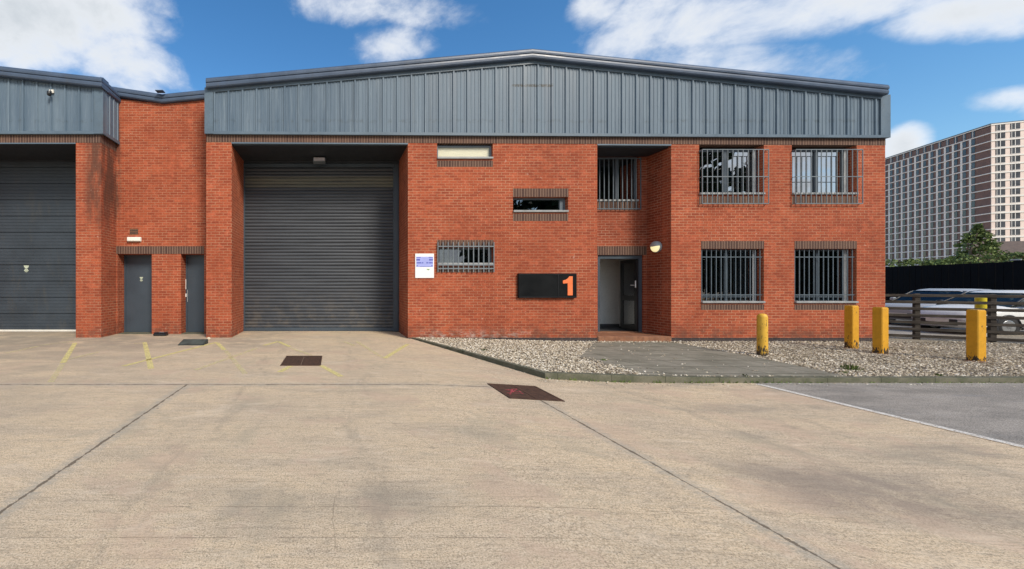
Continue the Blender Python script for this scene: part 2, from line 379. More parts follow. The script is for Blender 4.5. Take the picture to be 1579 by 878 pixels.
def asphalt_mat():
    t = NT('car_park_asphalt'); f = t.noise(90, 4, .75); m = t.noise(2, 5, .6, stretch=(.6, 1.5, 1)); c = t.mix(t.ramp(m, .3, .7), (.24, .22, .19), (.40, .36, .31))
    c = t.mix(t.ramp(f, .52, .60, 0, .85), c, (.085, .078, .07)); c = t.mix(t.ramp(f, .46, .38, 0, .6), c, (.55, .51, .46)); q = t.noise(30, 4, .8); c = t.mix(t.ramp(q, .54, .64, 0, .5), c, (.12, .11, .10))
    s = t.noise(1.6, 5, .6, stretch=(.3, 3, 1)); c = t.mix(t.ramp(s, .55, .75, 0, .5), c, (.26, .26, .26))
    t.bump(f, .6, .006); return t.fin(c, .9, 0, .3)
M_ASPH = asphalt_mat()
def slab_mat():
    t = NT('path_slabs'); x, y, z = t.xyz(); n = t.noise(1.7, 6, .65); f = t.noise(45, 4, .7)
    c = t.mix(t.ramp(n, .3, .7), (.18, .17, .13), (.27, .25, .20)); c = t.mix(t.ramp(f, .5, .75, 0, .5), c, (.06, .06, .045))
    s = t.noise(2.4, 5, .6, stretch=(.6, 2.5, 1)); c = t.mix(t.ramp(s, .52, .72, 0, .55), c, (.36, .345, .27))
    w = t.math('MULTIPLY', t.math('SUBTRACT', t.noise(5, 3), .5), .02); j = None
    for ax, st, off in ((x, .9, .18), (y, .6, .1)):
        fr = t.math('FRACT', t.math('DIVIDE', t.math('ADD', t.math('ADD', ax, w), off+20), st)); k = t.math('LESS_THAN', fr,   .03 if st > .7 else .06); j = k if j is None else t.math('MAXIMUM', j, k)
    c = t.mix(t.math('MULTIPLY', j, .6), c, (.05, .052, .03)); t.bump(t.math('SUBTRACT', f, j), .4, .006); return t.fin(c, .9, 0, .3)
M_SLAB = slab_mat()
def kerb_mat():
    t = NT('kerb_concrete'); n = t.noise(3, 6, .7); f = t.noise(50, 4, .7); x, y, z = t.xyz()
    c = t.mix(t.ramp(n, .35, .65), (.17, .16, .12), (.10, .105, .07)); c = t.mix(t.ramp(f, .5, .75, 0, .6), c, (.05, .055, .03))
    j = t.math('LESS_THAN', t.math('FRACT', t.math('DIVIDE', t.math('ADD', x, 20), .915)), .012); c = t.mix(t.math('MULTIPLY', j, .7), c, (.03, .03, .02))
    t.bump(f, .6, .008); return t.fin(c, .92, 0, .2)
M_KERB = kerb_mat()
def bedsoil_mat():
    t = NT('gravel_base'); n = t.noise(40, 5, .8); c = t.mix(t.ramp(n, .35, .65), (.14, .115, .08), (.46, .40, .31)); t.bump(n, .8, .02); return t.fin(c, .95, 0, .2)
M_BED = bedsoil_mat()
def stone_mat():
    t = NT('pale_gravel'); r = t.geo.outputs['Random Per Island']; cr = t.n('ShaderNodeValToRGB'); t.L(r, cr.inputs[0])
    e = cr.color_ramp.elements; e[0].position = 0; e[0].color = (.14, .115, .085, 1); e[1].position = 1; e[1].color = (.85, .79, .68, 1)
    for p, c in ((.16, (.32, .26, .18, 1)), (.5, (.58, .49, .36, 1)), (.8, (.68, .61, .49, 1))):
        q = e.new(p); q.color = c
    x, y, z = t.xyz(); g = t.noise(1.1, 4); k = t.math('MULTIPLY', t.ramp(x, 8, 12, .05, .5), t.ramp(g, .3, .65)); c = t.mix(k, cr.outputs[0], (.22, .19, .145))
    return t.fin(c, .85, 0, .3)
M_STONE = stone_mat()
def clad_mat(name='blue_grey_cladding', sat=1.0):
    t = NT(name); x, y, z = t.xyz(); n = t.noise(1.4, 5, .6, stretch=(3.2, 3.2, .22)); f = t.noise(9, 5, .7, stretch=(3, 3, .10))
    c = t.mix(t.ramp(n, .3, .7), (.082, .124, .170), (.130, .180, .230)); c = t.mix(t.ramp(f, .52, .8, 0, .6), c, (.28, .335, .375))
    d = t.noise(1.1, 5, .65, stretch=(6, 6, .15)); c = t.mix(t.ramp(d, .56, .78, 0, .55), c, (.065, .090, .105))
    # a line of grime a little above the bottom flashing
    g = t.math('MULTIPLY', t.ramp(t.math('ABSOLUTE', t.math('SUBTRACT', z, 6.02)), .09, .0), t.ramp(t.noise(6, 4, .7), .45, .65)); c = t.mix(t.math('MULTIPLY', g, .4), c, (.05, .065, .07))
    # ghost of a removed sign under the ridge
    gx = t.math('MULTIPLY', t.ramp(x, 4.9, 5.0), t.ramp(x, 6.12, 6.02)); gz = t.math('MULTIPLY', t.ramp(z, 6.95, 6.98), t.ramp(z, 7.06, 7.02))
    c = t.mix(t.math('MULTIPLY', t.math('MULTIPLY', gx, gz), t.ramp(t.noise(16, 4), .34, .5, 0, .9)), c, (.035, .035, .03))
    return t.fin(c, t.ramp(n, .3, .7, .42, .6), 0, .45)
M_CLAD = clad_mat()
M_TRIM = paint('slate_blue_trim', (.060, .088, .138), .38, .14, 1.5, dirt=.25)
M_FLASH = paint('blue_grey_flashing', (.098, .142, .185), .45, .12, 2, dirt=.2)
M_DOOR = paint('blue_grey_door_paint', (.048, .066, .086), .42, .08, 2, dirt=.15)
M_SHUT2 = paint('grey_sectional_door', (.036, .048, .062), .5, .16, 1.2, dirt=.35)
def shutter_mat():
    t = NT('roller_shutter_steel'); x, y, z = t.xyz(); n = t.noise(1.6, 5, .6, stretch=(.5, 1, 6)); f = t.noise(22, 4, .7)
    c = t.mix(t.ramp(n, .3, .7), (.038, .044, .054), (.056, .063, .074))
    b = t.math('MULTIPLY', t.ramp(z, 4.52, 4.62), t.ramp(z, 4.95, 4.86)); c = t.mix(t.math('MULTIPLY', b, t.ramp(n, .25, .6, .3, .8)), c, (.15, .145, .105))  # lighter olive band: reflected sunlight painted into the upper slats' colour
    c = t.mix(t.ramp(f, .5, .75, 0, .35), c, (.04, .045, .05)); g = t.math('MULTIPLY', t.ramp(z, 1.6, .1), t.ramp(t.noise(3, 6, .75), .45, .62)); c = t.mix(t.math('MULTIPLY', g, .45), c, (.14, .12, .095)); return t.fin(c, .5, 0, .45)
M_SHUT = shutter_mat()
M_FRAME = paint('grey_blue_frame', (.11, .135, .16), .4, .1, 3)
M_FRAMEW = paint('pale_grey_frame', (.36, .38, .39), .4, .1, 3)
M_BLACK = paint('black_paint', (.012, .013, .015), .35, .1, 3)
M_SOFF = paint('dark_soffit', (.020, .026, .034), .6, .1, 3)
M_BARS = paint('grey_painted_bars', (.17, .20, .22), .45, .12, 5)
M_BARSD = paint('slate_painted_bars', (.10, .13, .155), .45, .12, 5)
M_SILL = paint('pale_sill', (.30, .31, .31), .5, .15, 4, dirt=.4)
M_STEELW = paint('white_plastic', (.72, .70, .64), .4, .05, 5)
M_HANDLE = paint('white_handle', (.80, .80, .78), .3, .04, 5)
M_INT = paint('interior_plaster', (.78, .78, .75), .8, .05, 2)
M_INTD = paint('interior_dark', (.09, .09, .095), .9, .05, 2)
M_CARPET = paint('dark_carpet', (.03, .032, .035), .95, .1, 8)
M_BLIND = paint('vertical_blind_fabric', (.50, .49, .45), .8, .08, 3)
M_CREAM = paint('cream_blind', (.86, .82, .66), .8, .04, 2)
M_TILE = None
def glass(name, tint=(.75, .8, .82), gl=1.0, dark=.35):
    t = NT(name); t.t.nodes.remove(t.b)
    tr = t.n('ShaderNodeBsdfTransparent'); tr.inputs[0].default_value = tuple(a*dark for a in tint) + (1,)
    gs = t.n('ShaderNodeBsdfGlossy'); gs.inputs['Color'].default_value = (.95, .97, 1, 1); gs.inputs['Roughness'].default_value = .01
    fr = t.n('ShaderNodeFresnel'); fr.inputs['IOR'].default_value = 1.75
    n = t.noise(1.1, 2, .5); bp = t.n('ShaderNodeBump'); bp.inputs['Strength'].default_value = .06; bp.inputs['Distance'].default_value = .02; t.L(n, bp.inputs['Height']); t.L(bp.outputs[0], gs.inputs['Normal'])
    k = t.math('MULTIPLY', t.math('ADD', fr.outputs[0], .10), gl, clamp=True)
    ms = t.n('ShaderNodeMixShader'); t.L(k, ms.inputs[0]); t.L(tr.outputs[0], ms.inputs[1]); t.L(gs.outputs[0], ms.inputs[2]); t.L(ms.outputs[0], t.out.inputs[0])
    return t.m
M_GLASS = glass('window_glass', dark=.6); M_GLASSR = glass('reflective_window_glass', gl=2.6, dark=.2); M_GLASSC = glass('clear_glass', dark=1.2, gl=.15); M_GLASSM = glass('clear_outer_glass', (1, 1, .98), dark=1.0, gl=.25); M_GLASSD = glass('dark_glass', dark=.22, gl=.8)
M_CARGL = glass('car_glass', (.55, .65, .6), .35, .4)
def worn(name, col, thr=.5, amt=1.0):
    t = NT(name); n = t.noise(9, 6, .8); n2 = t.noise(60, 4, .7)
    tr = t.n('ShaderNodeBsdfTransparent'); ms = t.n('ShaderNodeMixShader')
    k = t.math('MULTIPLY', t.math('MAXIMUM', t.ramp(n, thr-.1, thr+.12), 0), t.ramp(n2, .62, .45, .35, 1)); k = t.math('MULTIPLY', k, amt)
    t.L(k, ms.inputs[0]); t.L(tr.outputs[0], ms.inputs[1]); t.L(t.b.outputs[0], ms.inputs[2]); t.L(ms.outputs[0], t.out.inputs[0])
    return t.fin(col, .8, 0, .3)
M_YEL1 = worn('worn_yellow_line_paint', (.82, .72, .30), .40, .9); M_YEL2 = worn('nearly_gone_yellow_paint', (.80, .72, .38), .47, .7)
M_WHT = worn('white_line_paint', (.80, .77, .70), .38, .95); M_PINK = worn('pink_spray_paint', (.75, .12, .15), .44, .55)
def bollard_mat(name, col, chips):
    t = NT(name); n = t.noise(7, 6, .7); f = t.noise(22, 5, .7, stretch=(1, 1, .35)); c = t.mix(t.ramp(n, .3, .7), col, tuple(a*.85 for a in col))
    x, y, z = t.xyz(); foot = t.ramp(z, .2, -.08, 0, .2)
    c = t.mix(t.ramp(t.math('ADD', f, foot), chips, chips+.05), c, (.045, .035, .025)); c = t.mix(t.ramp(n, .55, .8, 0, .4), c, (.42, .22, .02)); t.bump(f, .3, .004)
    return t.fin(c, .5, 0, .4)
M_YP = bollard_mat('yellow_post_paint', (.70, .35, .022), .64); M_YR = bollard_mat('chipped_yellow_paint', (.76, .44, .05), .60)
def timber():
    t = NT('weathered_dark_timber'); n = t.noise(3, 6, .7, stretch=(1, 1, 6)); c = t.mix(t.ramp(n, .3, .7), (.028, .023, .02), (.085, .072, .06)); t.bump(n, .4, .004); return t.fin(c, .85, 0, .2)
M_TIMB = timber()
def iron():
    t = NT('rusty_cast_iron'); x, y, z = t.xyz(); n = t.noise(14, 5, .7); c = t.mix(t.ramp(n, .35, .65), (.065, .038, .026), (.13, .072, .045))
    ca = t.math('SINE', t.math('MULTIPLY', t.math('ADD', x, y), 150)); cb = t.math('SINE', t.math('MULTIPLY', t.math('SUBTRACT', x, y), 150)); k = t.ramp(t.math('MULTIPLY', ca, cb), .1, .5)
    c = t.mix(t.math('MULTIPLY', k, .55), c, (.03, .02, .016)); t.bump(t.math('SUBTRACT', 0, k), .6, .006); return t.fin(c, .7, .2, .4)
M_IRON = iron()
def leaf(name, a, b, tr=.25):
    t = NT(name); r = t.geo.outputs['Random Per Island']; c = t.mix(r, a, b); n = t.noise(.8, 3); c = t.mix(t.ramp(n, .35, .65, 0, .5), c, tuple(x*.55 for x in a))
    return t.fin(c, .7, 0, .25)
M_LEAF = leaf('green_leaves', (.09, .14, .04), (.22, .27, .09)); M_CONIF = leaf('conifer_leaves', (.08, .125, .035), (.20, .25, .08)); M_LEAFD = leaf('dark_leaves', (.012, .022, .008), (.035, .055, .02))
M_BARK = paint('bark', (.09, .07, .05), .9, .3, 5)

# ================================================================= GROUND
D0, D1, DL, DD, DP = 10.85, 12.32, 11.6, 12.0, 11.7
mb = MB()
xs = sorted(set([-900, -300, -80, -40, -20, -10, -5, 0, .5] + [round(.8 + .1*i, 3) for i in range(50)] + [7, 10, 20, 40, 80, 300, 900]))
ys = [-300, -60, -10, 0, 5, 10, 20, 40, 100, 300, 1500]
vs = [(x, y, yardz(x)) for y in ys for x in xs]; nx = len(xs)
mb.add(vs, [(j*nx+i, j*nx+i+1, (j+1)*nx+i+1, (j+1)*nx+i) for j in range(len(ys)-1) for i in range(nx-1)])
struct('ground', mb, M_CONC)
KC = (3.58, 6.60)          # kerb corner
KS = (2.16, 10.845)
FX = lambda t: (15.45 + .857*t, 12.15 - .514*t)   # fence line
FE = FX(9.0)
# car park asphalt in front of the kerb, and behind the rail fence
mb = MB(); mb.add([(7.12, -12, -.176), (70, -12, -.176), (70, KC[1]-.02, -.176), (7.12, KC[1]-.02, -.176)], [(0, 1, 2, 3)]); struct('car_park', mb, M_ASPH)
mb = MB(); a, b = FX(-.1), FE
mb.add([(a[0], a[1]+.1, -.176), (b[0], b[1]+.1, -.176), (70, b[1]+.1, -.176), (70, 60, -.176), (a[0], 60, -.176)], [(0, 1, 2, 3, 4)]); struct('road', mb, M_ASPH)
# white line
mb = MB(); mb.add([(7.03, -2, -.172), (7.13, -2, -.172), (7.13, 6.5, -.172), (7.03, 6.5, -.172)], [(0, 1, 2, 3)]); struct('white_line_marking', mb, M_WHT)
# raised gravel bed, kerb, path
def bed_poly_x(y):   # left limit of bed at depth y
    t = (y-KC[1])/(KS[1]-KC[1]); return KC[0] + (KS[0]-KC[0])*t
mb = MB(); rows = [KC[1] + (KS[1]-KC[1])*i/12 for i in range(13)]; cols = [i/40 for i in range(41)]
vs = []
for y in rows:
    xl = bed_poly_x(y)
    for c in cols:
        x = xl + (34-xl)*c*c; vs.append((x, y, bedz(x)-.012))
mb.add(vs, [(j*41+i, j*41+i+1, (j+1)*41+i+1, (j+1)*41+i) for j in range(12) for i in range(40)])
# strip right of the building as far as the fence
mb.add([(15.38, 10.85, -.112), (34, 10.85, -.112), (34, 12.3, -.112), (15.38, 12.3, -.112)], [(0, 1, 2, 3)])
struct('gravel_bed', mb, M_BED)
mb = MB()
def kerb_run(p, q, n):
    d = Vector((q[0]-p[0], q[1]-p[1])).normalized(); nrm_ = Vector((-d.y, d.x))*.125; vs = []; r_ = random.Random(3)
    for i in range(n+1):
        t = i/n; x, y = p[0]+(q[0]-p[0])*t, p[1]+(q[1]-p[1])*t; e = r_.uniform(-.008, .008)
        for (o, z) in ((0, -.4), (-.0+e, bedz(x)-.015), (.02, bedz(x)+.006+e*.4), (1, bedz(x)+.006), (1, -.4)):
            vs.append((x+nrm_.x*o + (0), y+nrm_.y*o, z))
    mb.add(vs, [(k*5+j, k*5+j+1, (k+1)*5+j+1, (k+1)*5+j) for k in range(n) for j in range(4)])
kerb_run(KS, KC, 24); kerb_run(KC, (34, KC[1]), 160)
struct('kerb', mb, M_KERB)
PATH = [G(917, 528.5, bedz), G(1040, 528.5, bedz), G(1165, 551, bedz), G(1310, 581, bedz), G(1003, 581, bedz), G(894, 551, bedz)]
PATH = [(x, max(KC[1]+.127, min(10.84, y))) for x, y in PATH]
import bmesh
bm = bmesh.new(); fv = [bm.verts.new((x, y, 0)) for x, y in PATH]; bm.faces.new(fv)
for k in range(40):
    xx = 3.5 + k*.2; bmesh.ops.bisect_plane(bm, geom=bm.verts[:]+bm.edges[:]+bm.faces[:], plane_co=(xx, 0, 0), plane_no=(1, 0, 0))
for v in bm.verts: v.co.z = bedz(v.co.x) + .003
me = bpy.data.meshes.new('path'); bm.to_mesh(me); bm.free(); me.materials.append(M_SLAB); o = bpy.data.objects.new('path', me); COL.objects.link(o); o['kind'] = 'structure'

def inpoly(x, y, P):
    c = False; j = len(P)-1
    for i in range(len(P)):
        if (P[i][1] > y) != (P[j][1] > y) and x < (P[j][0]-P[i][0])*(y-P[i][1])/(P[j][1]-P[i][1])+P[i][0]: c = not c
        j = i
    return c
# gravel stones
rg = random.Random(11); mb = MB()
OCT = [(1, 0, 0), (0, 1, 0), (-1, 0, 0), (0, -1, 0), (0, 0, 1), (0, 0, -1)]
OF = [(0, 1, 4), (1, 2, 4), (2, 3, 4), (3, 0, 4), (1, 0, 5), (2, 1, 5), (3, 2, 5), (0, 3, 5)]
def stone(x, y, z, r):
    a = rg.uniform(0, 6.28); ca, sa = math.cos(a), math.sin(a); sx, sy, sz = r*rg.uniform(.8, 1.5), r*rg.uniform(.6, 1.1), r*rg.uniform(.4, .85)
    tx, ty = rg.uniform(-.4, .4), rg.uniform(-.4, .4); vs = []
    for (p, q, w) in OCT:
        p = (p + rg.uniform(-.3, .3))*sx; q = (q + rg.uniform(-.3, .3))*sy; w = (w*1.0 + rg.uniform(-.2, .2))*sz + p*tx + q*ty
        vs.append((x + p*ca - q*sa, y + p*sa + q*ca, z + w))
    mb.add(vs, OF)
cnt = 0
while cnt < 38000:
    y = rg.uniform(KC[1]+.10, 10.84); x = bed_poly_x(y) + .10 + rg.random()**1.25*16
    dens = 1 if x < 13 else .65
    if rg.random() > dens: continue
    cnt += 1
    if inpoly(x, y, PATH):
        # a few stones have spilt over the edge of the slabs
        dl = min(abs(x-PATH[5][0] - (PATH[4][0]-PATH[5][0])*(PATH[5][1]-y)/(PATH[5][1]-PATH[4][1]+1e-6)), 9)
        if not (rg.random() < .012 or (y < PATH[5][1] and rg.random() < math.exp(-dl*7)*.55)): continue
    stone(x, y, bedz(x) + rg.uniform(-.004, .012), rg.choice((.012, .015, .018, .023)))
for _ in range(420):     # stray stones kicked over the kerb
    x = 3.4 + rg.random()**1.6*14; y = KC[1] - abs(rg.gauss(0, .12)) - .01; stone(x, y, yardz(x)+.005, rg.uniform(.006, .014))
for _ in range(120):
    t = rg.random(); x = KC[0]+(KS[0]-KC[0])*t - abs(rg.gauss(0, .08)) - .02; y = KC[1]+(KS[1]-KC[1])*t; stone(x, y, yardz(x)+.004, rg.uniform(.006, .012))
tag(mb.build('gravel', M_STONE), kind='stuff')
# weeds in the gravel and along the kerb
mb = MB()
for (px, py, nb, h) in ((1312, 571, 60, .13), (745, 541, 26, .05), (1300, 576, 14, .06), (930, 556, 16, .05), (1150, 581, 14, .05), (1450, 580, 20, .05)):
    x, y = G(px, py, bedz)
    for _ in range(nb):
        a = rg.uniform(0, 6.28); r = rg.uniform(0, h*.8); bx, by = x+r*math.cos(a), y+r*math.sin(a); hh = h*rg.uniform(.4, 1); w = .008
        tx, ty = bx+rg.uniform(-.05, .05), by+rg.uniform(-.05, .05); z = bedz(x)
        mb.add([(bx-w, by, z), (bx+w, by, z), (tx+w, ty+w, z+hh*.6), (tx, ty-w, z+hh)], [(0, 1, 2, 3)])
for _ in range(260):
    x = rg.uniform(3.6, 17); y = KC[1]-.01; z = yardz(x); hh = rg.uniform(.01, .04) * (1.6 if x < 8 else 1)
    mb.add([(x-.012, y, z), (x+.012, y-.01, z), (x+rg.uniform(-.02, .02), y-rg.uniform(0, .03), z+hh)], [(0, 1, 2)])
tag(mb.build('weeds', M_LEAF), kind='stuff')

# yellow hatch paint on the apron
def stripe(mb, p, q, w):
    p, q = Vector(G(*p)), Vector(G(*q)); d = q-p; n = max(2, int(d.length/.15)); dn = d.normalized(); s = Vector((-dn.y, dn.x))*w/2; vs = []
    for i in range(n+1):
        c = p + d*i/n
        for sgn in (-1, 1): vs.append((c.x+s.x*sgn, c.y+s.y*sgn, yardz(c.x)+.004))
    mb.add(vs, [(2*i, 2*i+1, 2*i+3, 2*i+2) for i in range(n)])
mb = MB()
for i, (p, q) in enumerate((((223, 528), (233, 569)), ((190, 565), (334, 528.2)), ((335, 529), (346, 540)), ((407, 533), (429, 527)), ((430, 527.4), (447, 535)), ((495, 564), (526, 581)), ((593, 553), (629, 531)), ((116, 529), (97, 560)), ((448, 565), (431, 574)))):
    stripe(mb, p, q, .10)
tag(mb.build('yellow_line_markings', M_YEL1), kind='structure')
mb = MB()
for (p, q) in (((97, 556.5), (153, 543)), ((348, 541.5), (378, 577)), ((301, 571), (397, 537)), ((530, 527), (546, 533.4)), ((62, 533), (118, 526)), ((96.5, 562), (78, 590)), ((207, 530.5), (221, 529.3)), ((550, 527), (590, 552)), ((10, 545), (60, 534)), ((448, 537), (480, 548))):
    stripe(mb, p, q, .09)
for o_ in [mb.build('faded_yellow_line_markings', M_YEL2)]: o_.location.z = .001; tag(o_, kind='structure')
mb = MB(); x0, x1 = PX(-160, D1-.12), PX(116, D1-.12); mb.add([(x0, D1-.16, .004), (x1, D1-.16, .004), (x1, D1-.06, .004), (x0, D1-.06, .004)], [(0, 1, 2, 3)]); struct('white_threshold_marking', mb, M_WHT)

# ================================================================= MAIN UNIT
def wallgrid(mb, x0, x1, z0, zt, holes, y0, y1, top=None, extra=()):
    X = sorted({x0, x1} | set(extra) | {h[0] for h in holes} | {h[1] for h in holes}); Z = sorted({z0, zt} | {h[2] for h in holes if h[2] > z0} | {h[3] for h in holes if h[3] < zt})
    def zz(x, z): return top(x) if (top and abs(z-zt) < 1e-6) else z
    def solid(i, k):
        if i < 0 or k < 0 or i >= len(X)-1 or k >= len(Z)-1: return None
        cx, cz = (X[i]+X[i+1])/2, (Z[k]+Z[k+1])/2
        return not any(h[0] < cx < h[1] and h[2] < cz < h[3] for h in holes)
    for i in range(len(X)-1):
        for k in range(len(Z)-1):
            if not solid(i, k): continue
            xa, xb, za, zb = X[i], X[i+1], Z[k], Z[k+1]
            for y in (y0, y1): mb.add([(xa, y, zz(xa, za)), (xb, y, zz(xb, za)), (xb, y, zz(xb, zb)), (xa, y, zz(xa, zb))], [(0, 1, 2, 3)])
            for (di, dk) in ((-1, 0), (1, 0), (0, -1), (0, 1)):
                s_ = solid(i+di, k+dk)
                if s_ is True: continue
                if di: x = xa if di < 0 else xb; mb.add([(x, y0, zz(x, za)), (x, y1, zz(x, za)), (x, y1, zz(x, zb)), (x, y0, zz(x, zb))], [(0, 1, 2, 3)])
                else:
                    z = za if dk < 0 else zb; mb.add([(xa, y0, zz(xa, z)), (xb, y0, zz(xb, z)), (xb, y1, zz(xb, z)), (xa, y1, zz(xa, z))], [(0, 1, 2, 3)])
X0, X1 = PX(318, D0), PX(1365, D0)
def lerp(a, b, t): return a+(b-a)*t
def bandb(x): return PZ(lerp(219.5, 224.5, (x-X0)/(X1-X0)), D0)     # bottom of the soldier band
def bandt(x): return PZ(lerp(208.5, 214.5, (x-X0)/(X1-X0)), D0)
unit = empty('industrial_unit', (PX(842, D0), D0, 0), 'red brick industrial unit with low gabled blue grey clad top and roller shutter', 'building')
P0 = lambda px: PX(px, D0)
Q0 = lambda py: PZ(py, D0)
ZT = 9.0
holes = [(P0(357), P0(629), -1, 10), (P0(921), P0(1035), -1, 10),
         (P0(674), P0(760), Q0(246), 10), (P0(791), P0(876), Q0(328), Q0(304)), (P0(674), P0(761), Q0(409), Q0(381.5)),
         (P0(1078), P0(1178), Q0(301), 10), (P0(1221), P0(1321), Q0(301), 10), (P0(1081), P0(1178), Q0(468), Q0(384)), (P0(1225), P0(1321), Q0(468), Q0(384))]
holes = [(a, b, max(c, -.3) if c > -.9 else -.4, d) for a, b, c, d in holes]
mb = MB(); wallgrid(mb, X0, X1, -.3, ZT, holes, D0, D0+.30, top=bandb)
# deep reveals of the shutter recess, flank walls, rear wall
YB = 34.0
zr = bandb(P0(629))-.003
mb.box(X0, P0(357), D0+.30, D1+.25, -.3, zr); mb.box(P0(629), P0(629)+.3, D0+.30, D1+.25, -.3, zr)
mb.box(X0, X0+.3, D1+.25, YB, -.3, 6.6); mb.box(X1-.3, X1, D0+.30, YB, -.3, 6.6); mb.box(X0+.3, X1-.3, YB-.3, YB, -.3, 6.6)
mb.build('wall', M_BRICK, unit)
# porch walls
mb = MB(); xl, xr = P0(921), P0(1035)
mb.box(xl-.25, xl, D0+.3, DP+.25, -.3, zr-.02); mb.box(xr, xr+.25, D0+.3, DP+.25, -.3, zr-.02)
PP = lambda px: PX(px, DP)
QP = lambda py: PZ(py, DP)
DX0, DX1 = 7.93, PP(992)
wallgrid(mb, xl, xr, -.3, zr-.02, [(7.62, PP(984.5), QP(324), QP(241)), (DX0, DX1, -.4, QP(393.5))], DP, DP+.25)
mb.build('porch_wall', M_BRICKP, unit)
# soldier band across the whole front
mb = MB(); n = 40
vs = []
for i in range(n+1):
    x = lerp(X0, X1, i/n)
    for (y, z) in ((D0-.006, bandb(x)+.003), (D0-.006, bandt(x)+.1), (D0+.3, bandt(x)+.1), (D0+.3, bandb(x)+.003)): vs.append((x, y, z))
mb.add(vs, [(k*4+j, k*4+(j+1) % 4, (k+1)*4+(j+1) % 4, (k+1)*4+j) for k in range(n) for j in range(4)] + [(0, 1, 2, 3), (n*4, n*4+1, n*4+2, n*4+3)])
mb.build('soldier_course', M_SOLD, unit)
# pinkish mortar ledge line under band is real: thin steel lintel angle over the recesses
mb = MB()
for (a, b) in ((357, 629), (921, 1035)):
    xa, xb = P0(a), P0(b); vs = [(x, y, z) for x in (xa, xb) for (y, z) in ((D0-.008, bandb(x)-.035), (D0-.008, bandb(x)), (D0+.1, bandb(x)), (D0+.1, bandb(x)-.035))]
    mb.add(vs, [(0, 1, 5, 4), (1, 2, 6, 5), (2, 3, 7, 6), (3, 0, 4, 7), (0, 1, 2, 3), (4, 5, 6, 7)])
split_build(mb, 'lintel_angle', M_FLASH, unit)
mb = MB()
for (a, b) in ((318, 357), (629, 921), (1035, 1365)):
    mb.box(P0(a)-(.005 if a == 318 else 0), P0(b)+(.006 if b == 1365 else 0), D0-.012, D0+.02, -.35, .0 if b < 1000 else -.005)
split_build(mb, 'plinth', M_PLINTH, unit)
# lintel and sill soldier bricks
mb = MB()
def sold(a, b, ya, yb, D, pr=.004): mb.box(PX(a, D), PX(b, D), D-pr, D+.09, PZ(yb, D), PZ(ya, D))
sold(791, 876.5, 291, 303.9, D0); sold(674, 761, 370.5, 381.4, D0); sold(1081, 1178, 372, 383.9, D0); sold(1225, 1321, 372, 383.9, D0)
sold(921, 997, 380, 393.4, DP)
split_build(mb, 'window_head_course', M_SOLD, unit)
mb = MB()
sold(674, 760, 248, 257.5, D0); sold(791, 876, 330, 341, D0); sold(674, 761, 411, 420.5, D0); sold(1078, 1178, 303, 315, D0); sold(1221, 1321, 303, 315, D0)
sold(1081, 1178, 470, 478, D0); sold(1225, 1321, 470, 478, D0)
split_build(mb, 'window_sill_course', M_SOLD, unit)

# cladding with real ribs
TRP = .22
DT = D0-.05-.17          # front of the verge trim
def rooftop(x, D=DT):     # top of the verge at lateral x
    px = CX + x/D*F
    py = lerp(119.5, 74, (px-318)/(822-318)) if px < 822 else lerp(74, 130, (px-822)/(1372-822))
    return PZ(py, D)
def ribs(mb, xa, xb, y, bot, top, period=.39):
    prof = []; x = xa
    pat = [(0, 0), (.012, .034), (.052, .034), (.064, 0), (.125, 0), (.133, .010), (.157, .010), (.165, 0), (.226, 0), (.234, .010), (.258, .010), (.266, 0), (.325, 0), (.333, .010), (.350, .010), (.358, 0)]
    while x < xb-.02:
        for (dx, dy) in pat:
            if x+dx < xb: prof.append((x+dx, dy))
        x += period
    prof.append((xb, 0)); vs = []
    for (px, dy) in prof: vs += [(px, y-dy, bot(px)), (px, y-dy, top(px))]
    mb.add(vs, [(2*i, 2*i+2, 2*i+3, 2*i+1) for i in range(len(prof)-1)])
mb = MB(); yc = D0-.045
rib_x0 = P0(330); ribs(mb, rib_x0, P0(1352), yc, lambda x: bandt(x)+.06, lambda x: rooftop(x)-.20)
mb.add([(X0-.01, D0-.01, 5.7), (X1+.01, D0-.01, 5.6), (X1+.01, D0-.01, rooftop(X1)-.25), (PX(822, D0), D0-.01, rooftop(PX(822, D0))-.25), (X0-.01, D0-.01, rooftop(X0)-.25)], [(0, 1, 2, 3, 4)])
mb.build('cladding', M_CLAD, unit)
mb = MB()   # corner and bottom flashings
mb.box(X0-.02, rib_x0, D0-.085, D0+.4, bandt(X0)+.008, rooftop(X0)-.2); mb.box(P0(1352), X1+.03, D0-.085, D0+.4, bandt(X1)+.008, rooftop(X1)-.2)
vs = []
for x in (rib_x0+.002, P0(1352)-.002):
    for (y, z) in ((D0-.088, bandt(x)), (D0-.088, bandt(x)+.075), (D0-.04, bandt(x)+.085), (D0-.012, bandt(x)+.085), (D0-.012, bandt(x))): vs.append((x, y, z))
mb.add(vs, [(j, (j+1) % 5, 5+(j+1) % 5, 5+j) for j in range(5)])
vs = []
xf = [rib_x0+.002, PX(822, D0), P0(1352)-.002]
for x in xf:
    z = rooftop(x)-.27-.075
    for (y, zz_) in ((D0-.088, z), (D0-.088, z+.09), (D0-.04, z+.09), (D0-.04, z)): vs.append((x, y, zz_))
mb.add(vs, [(k*4+j, k*4+(j+1) % 4, k*4+4+(j+1) % 4, k*4+4+j) for k in range(2) for j in range(4)])
mb.build('flashing', M_FLASH, unit)
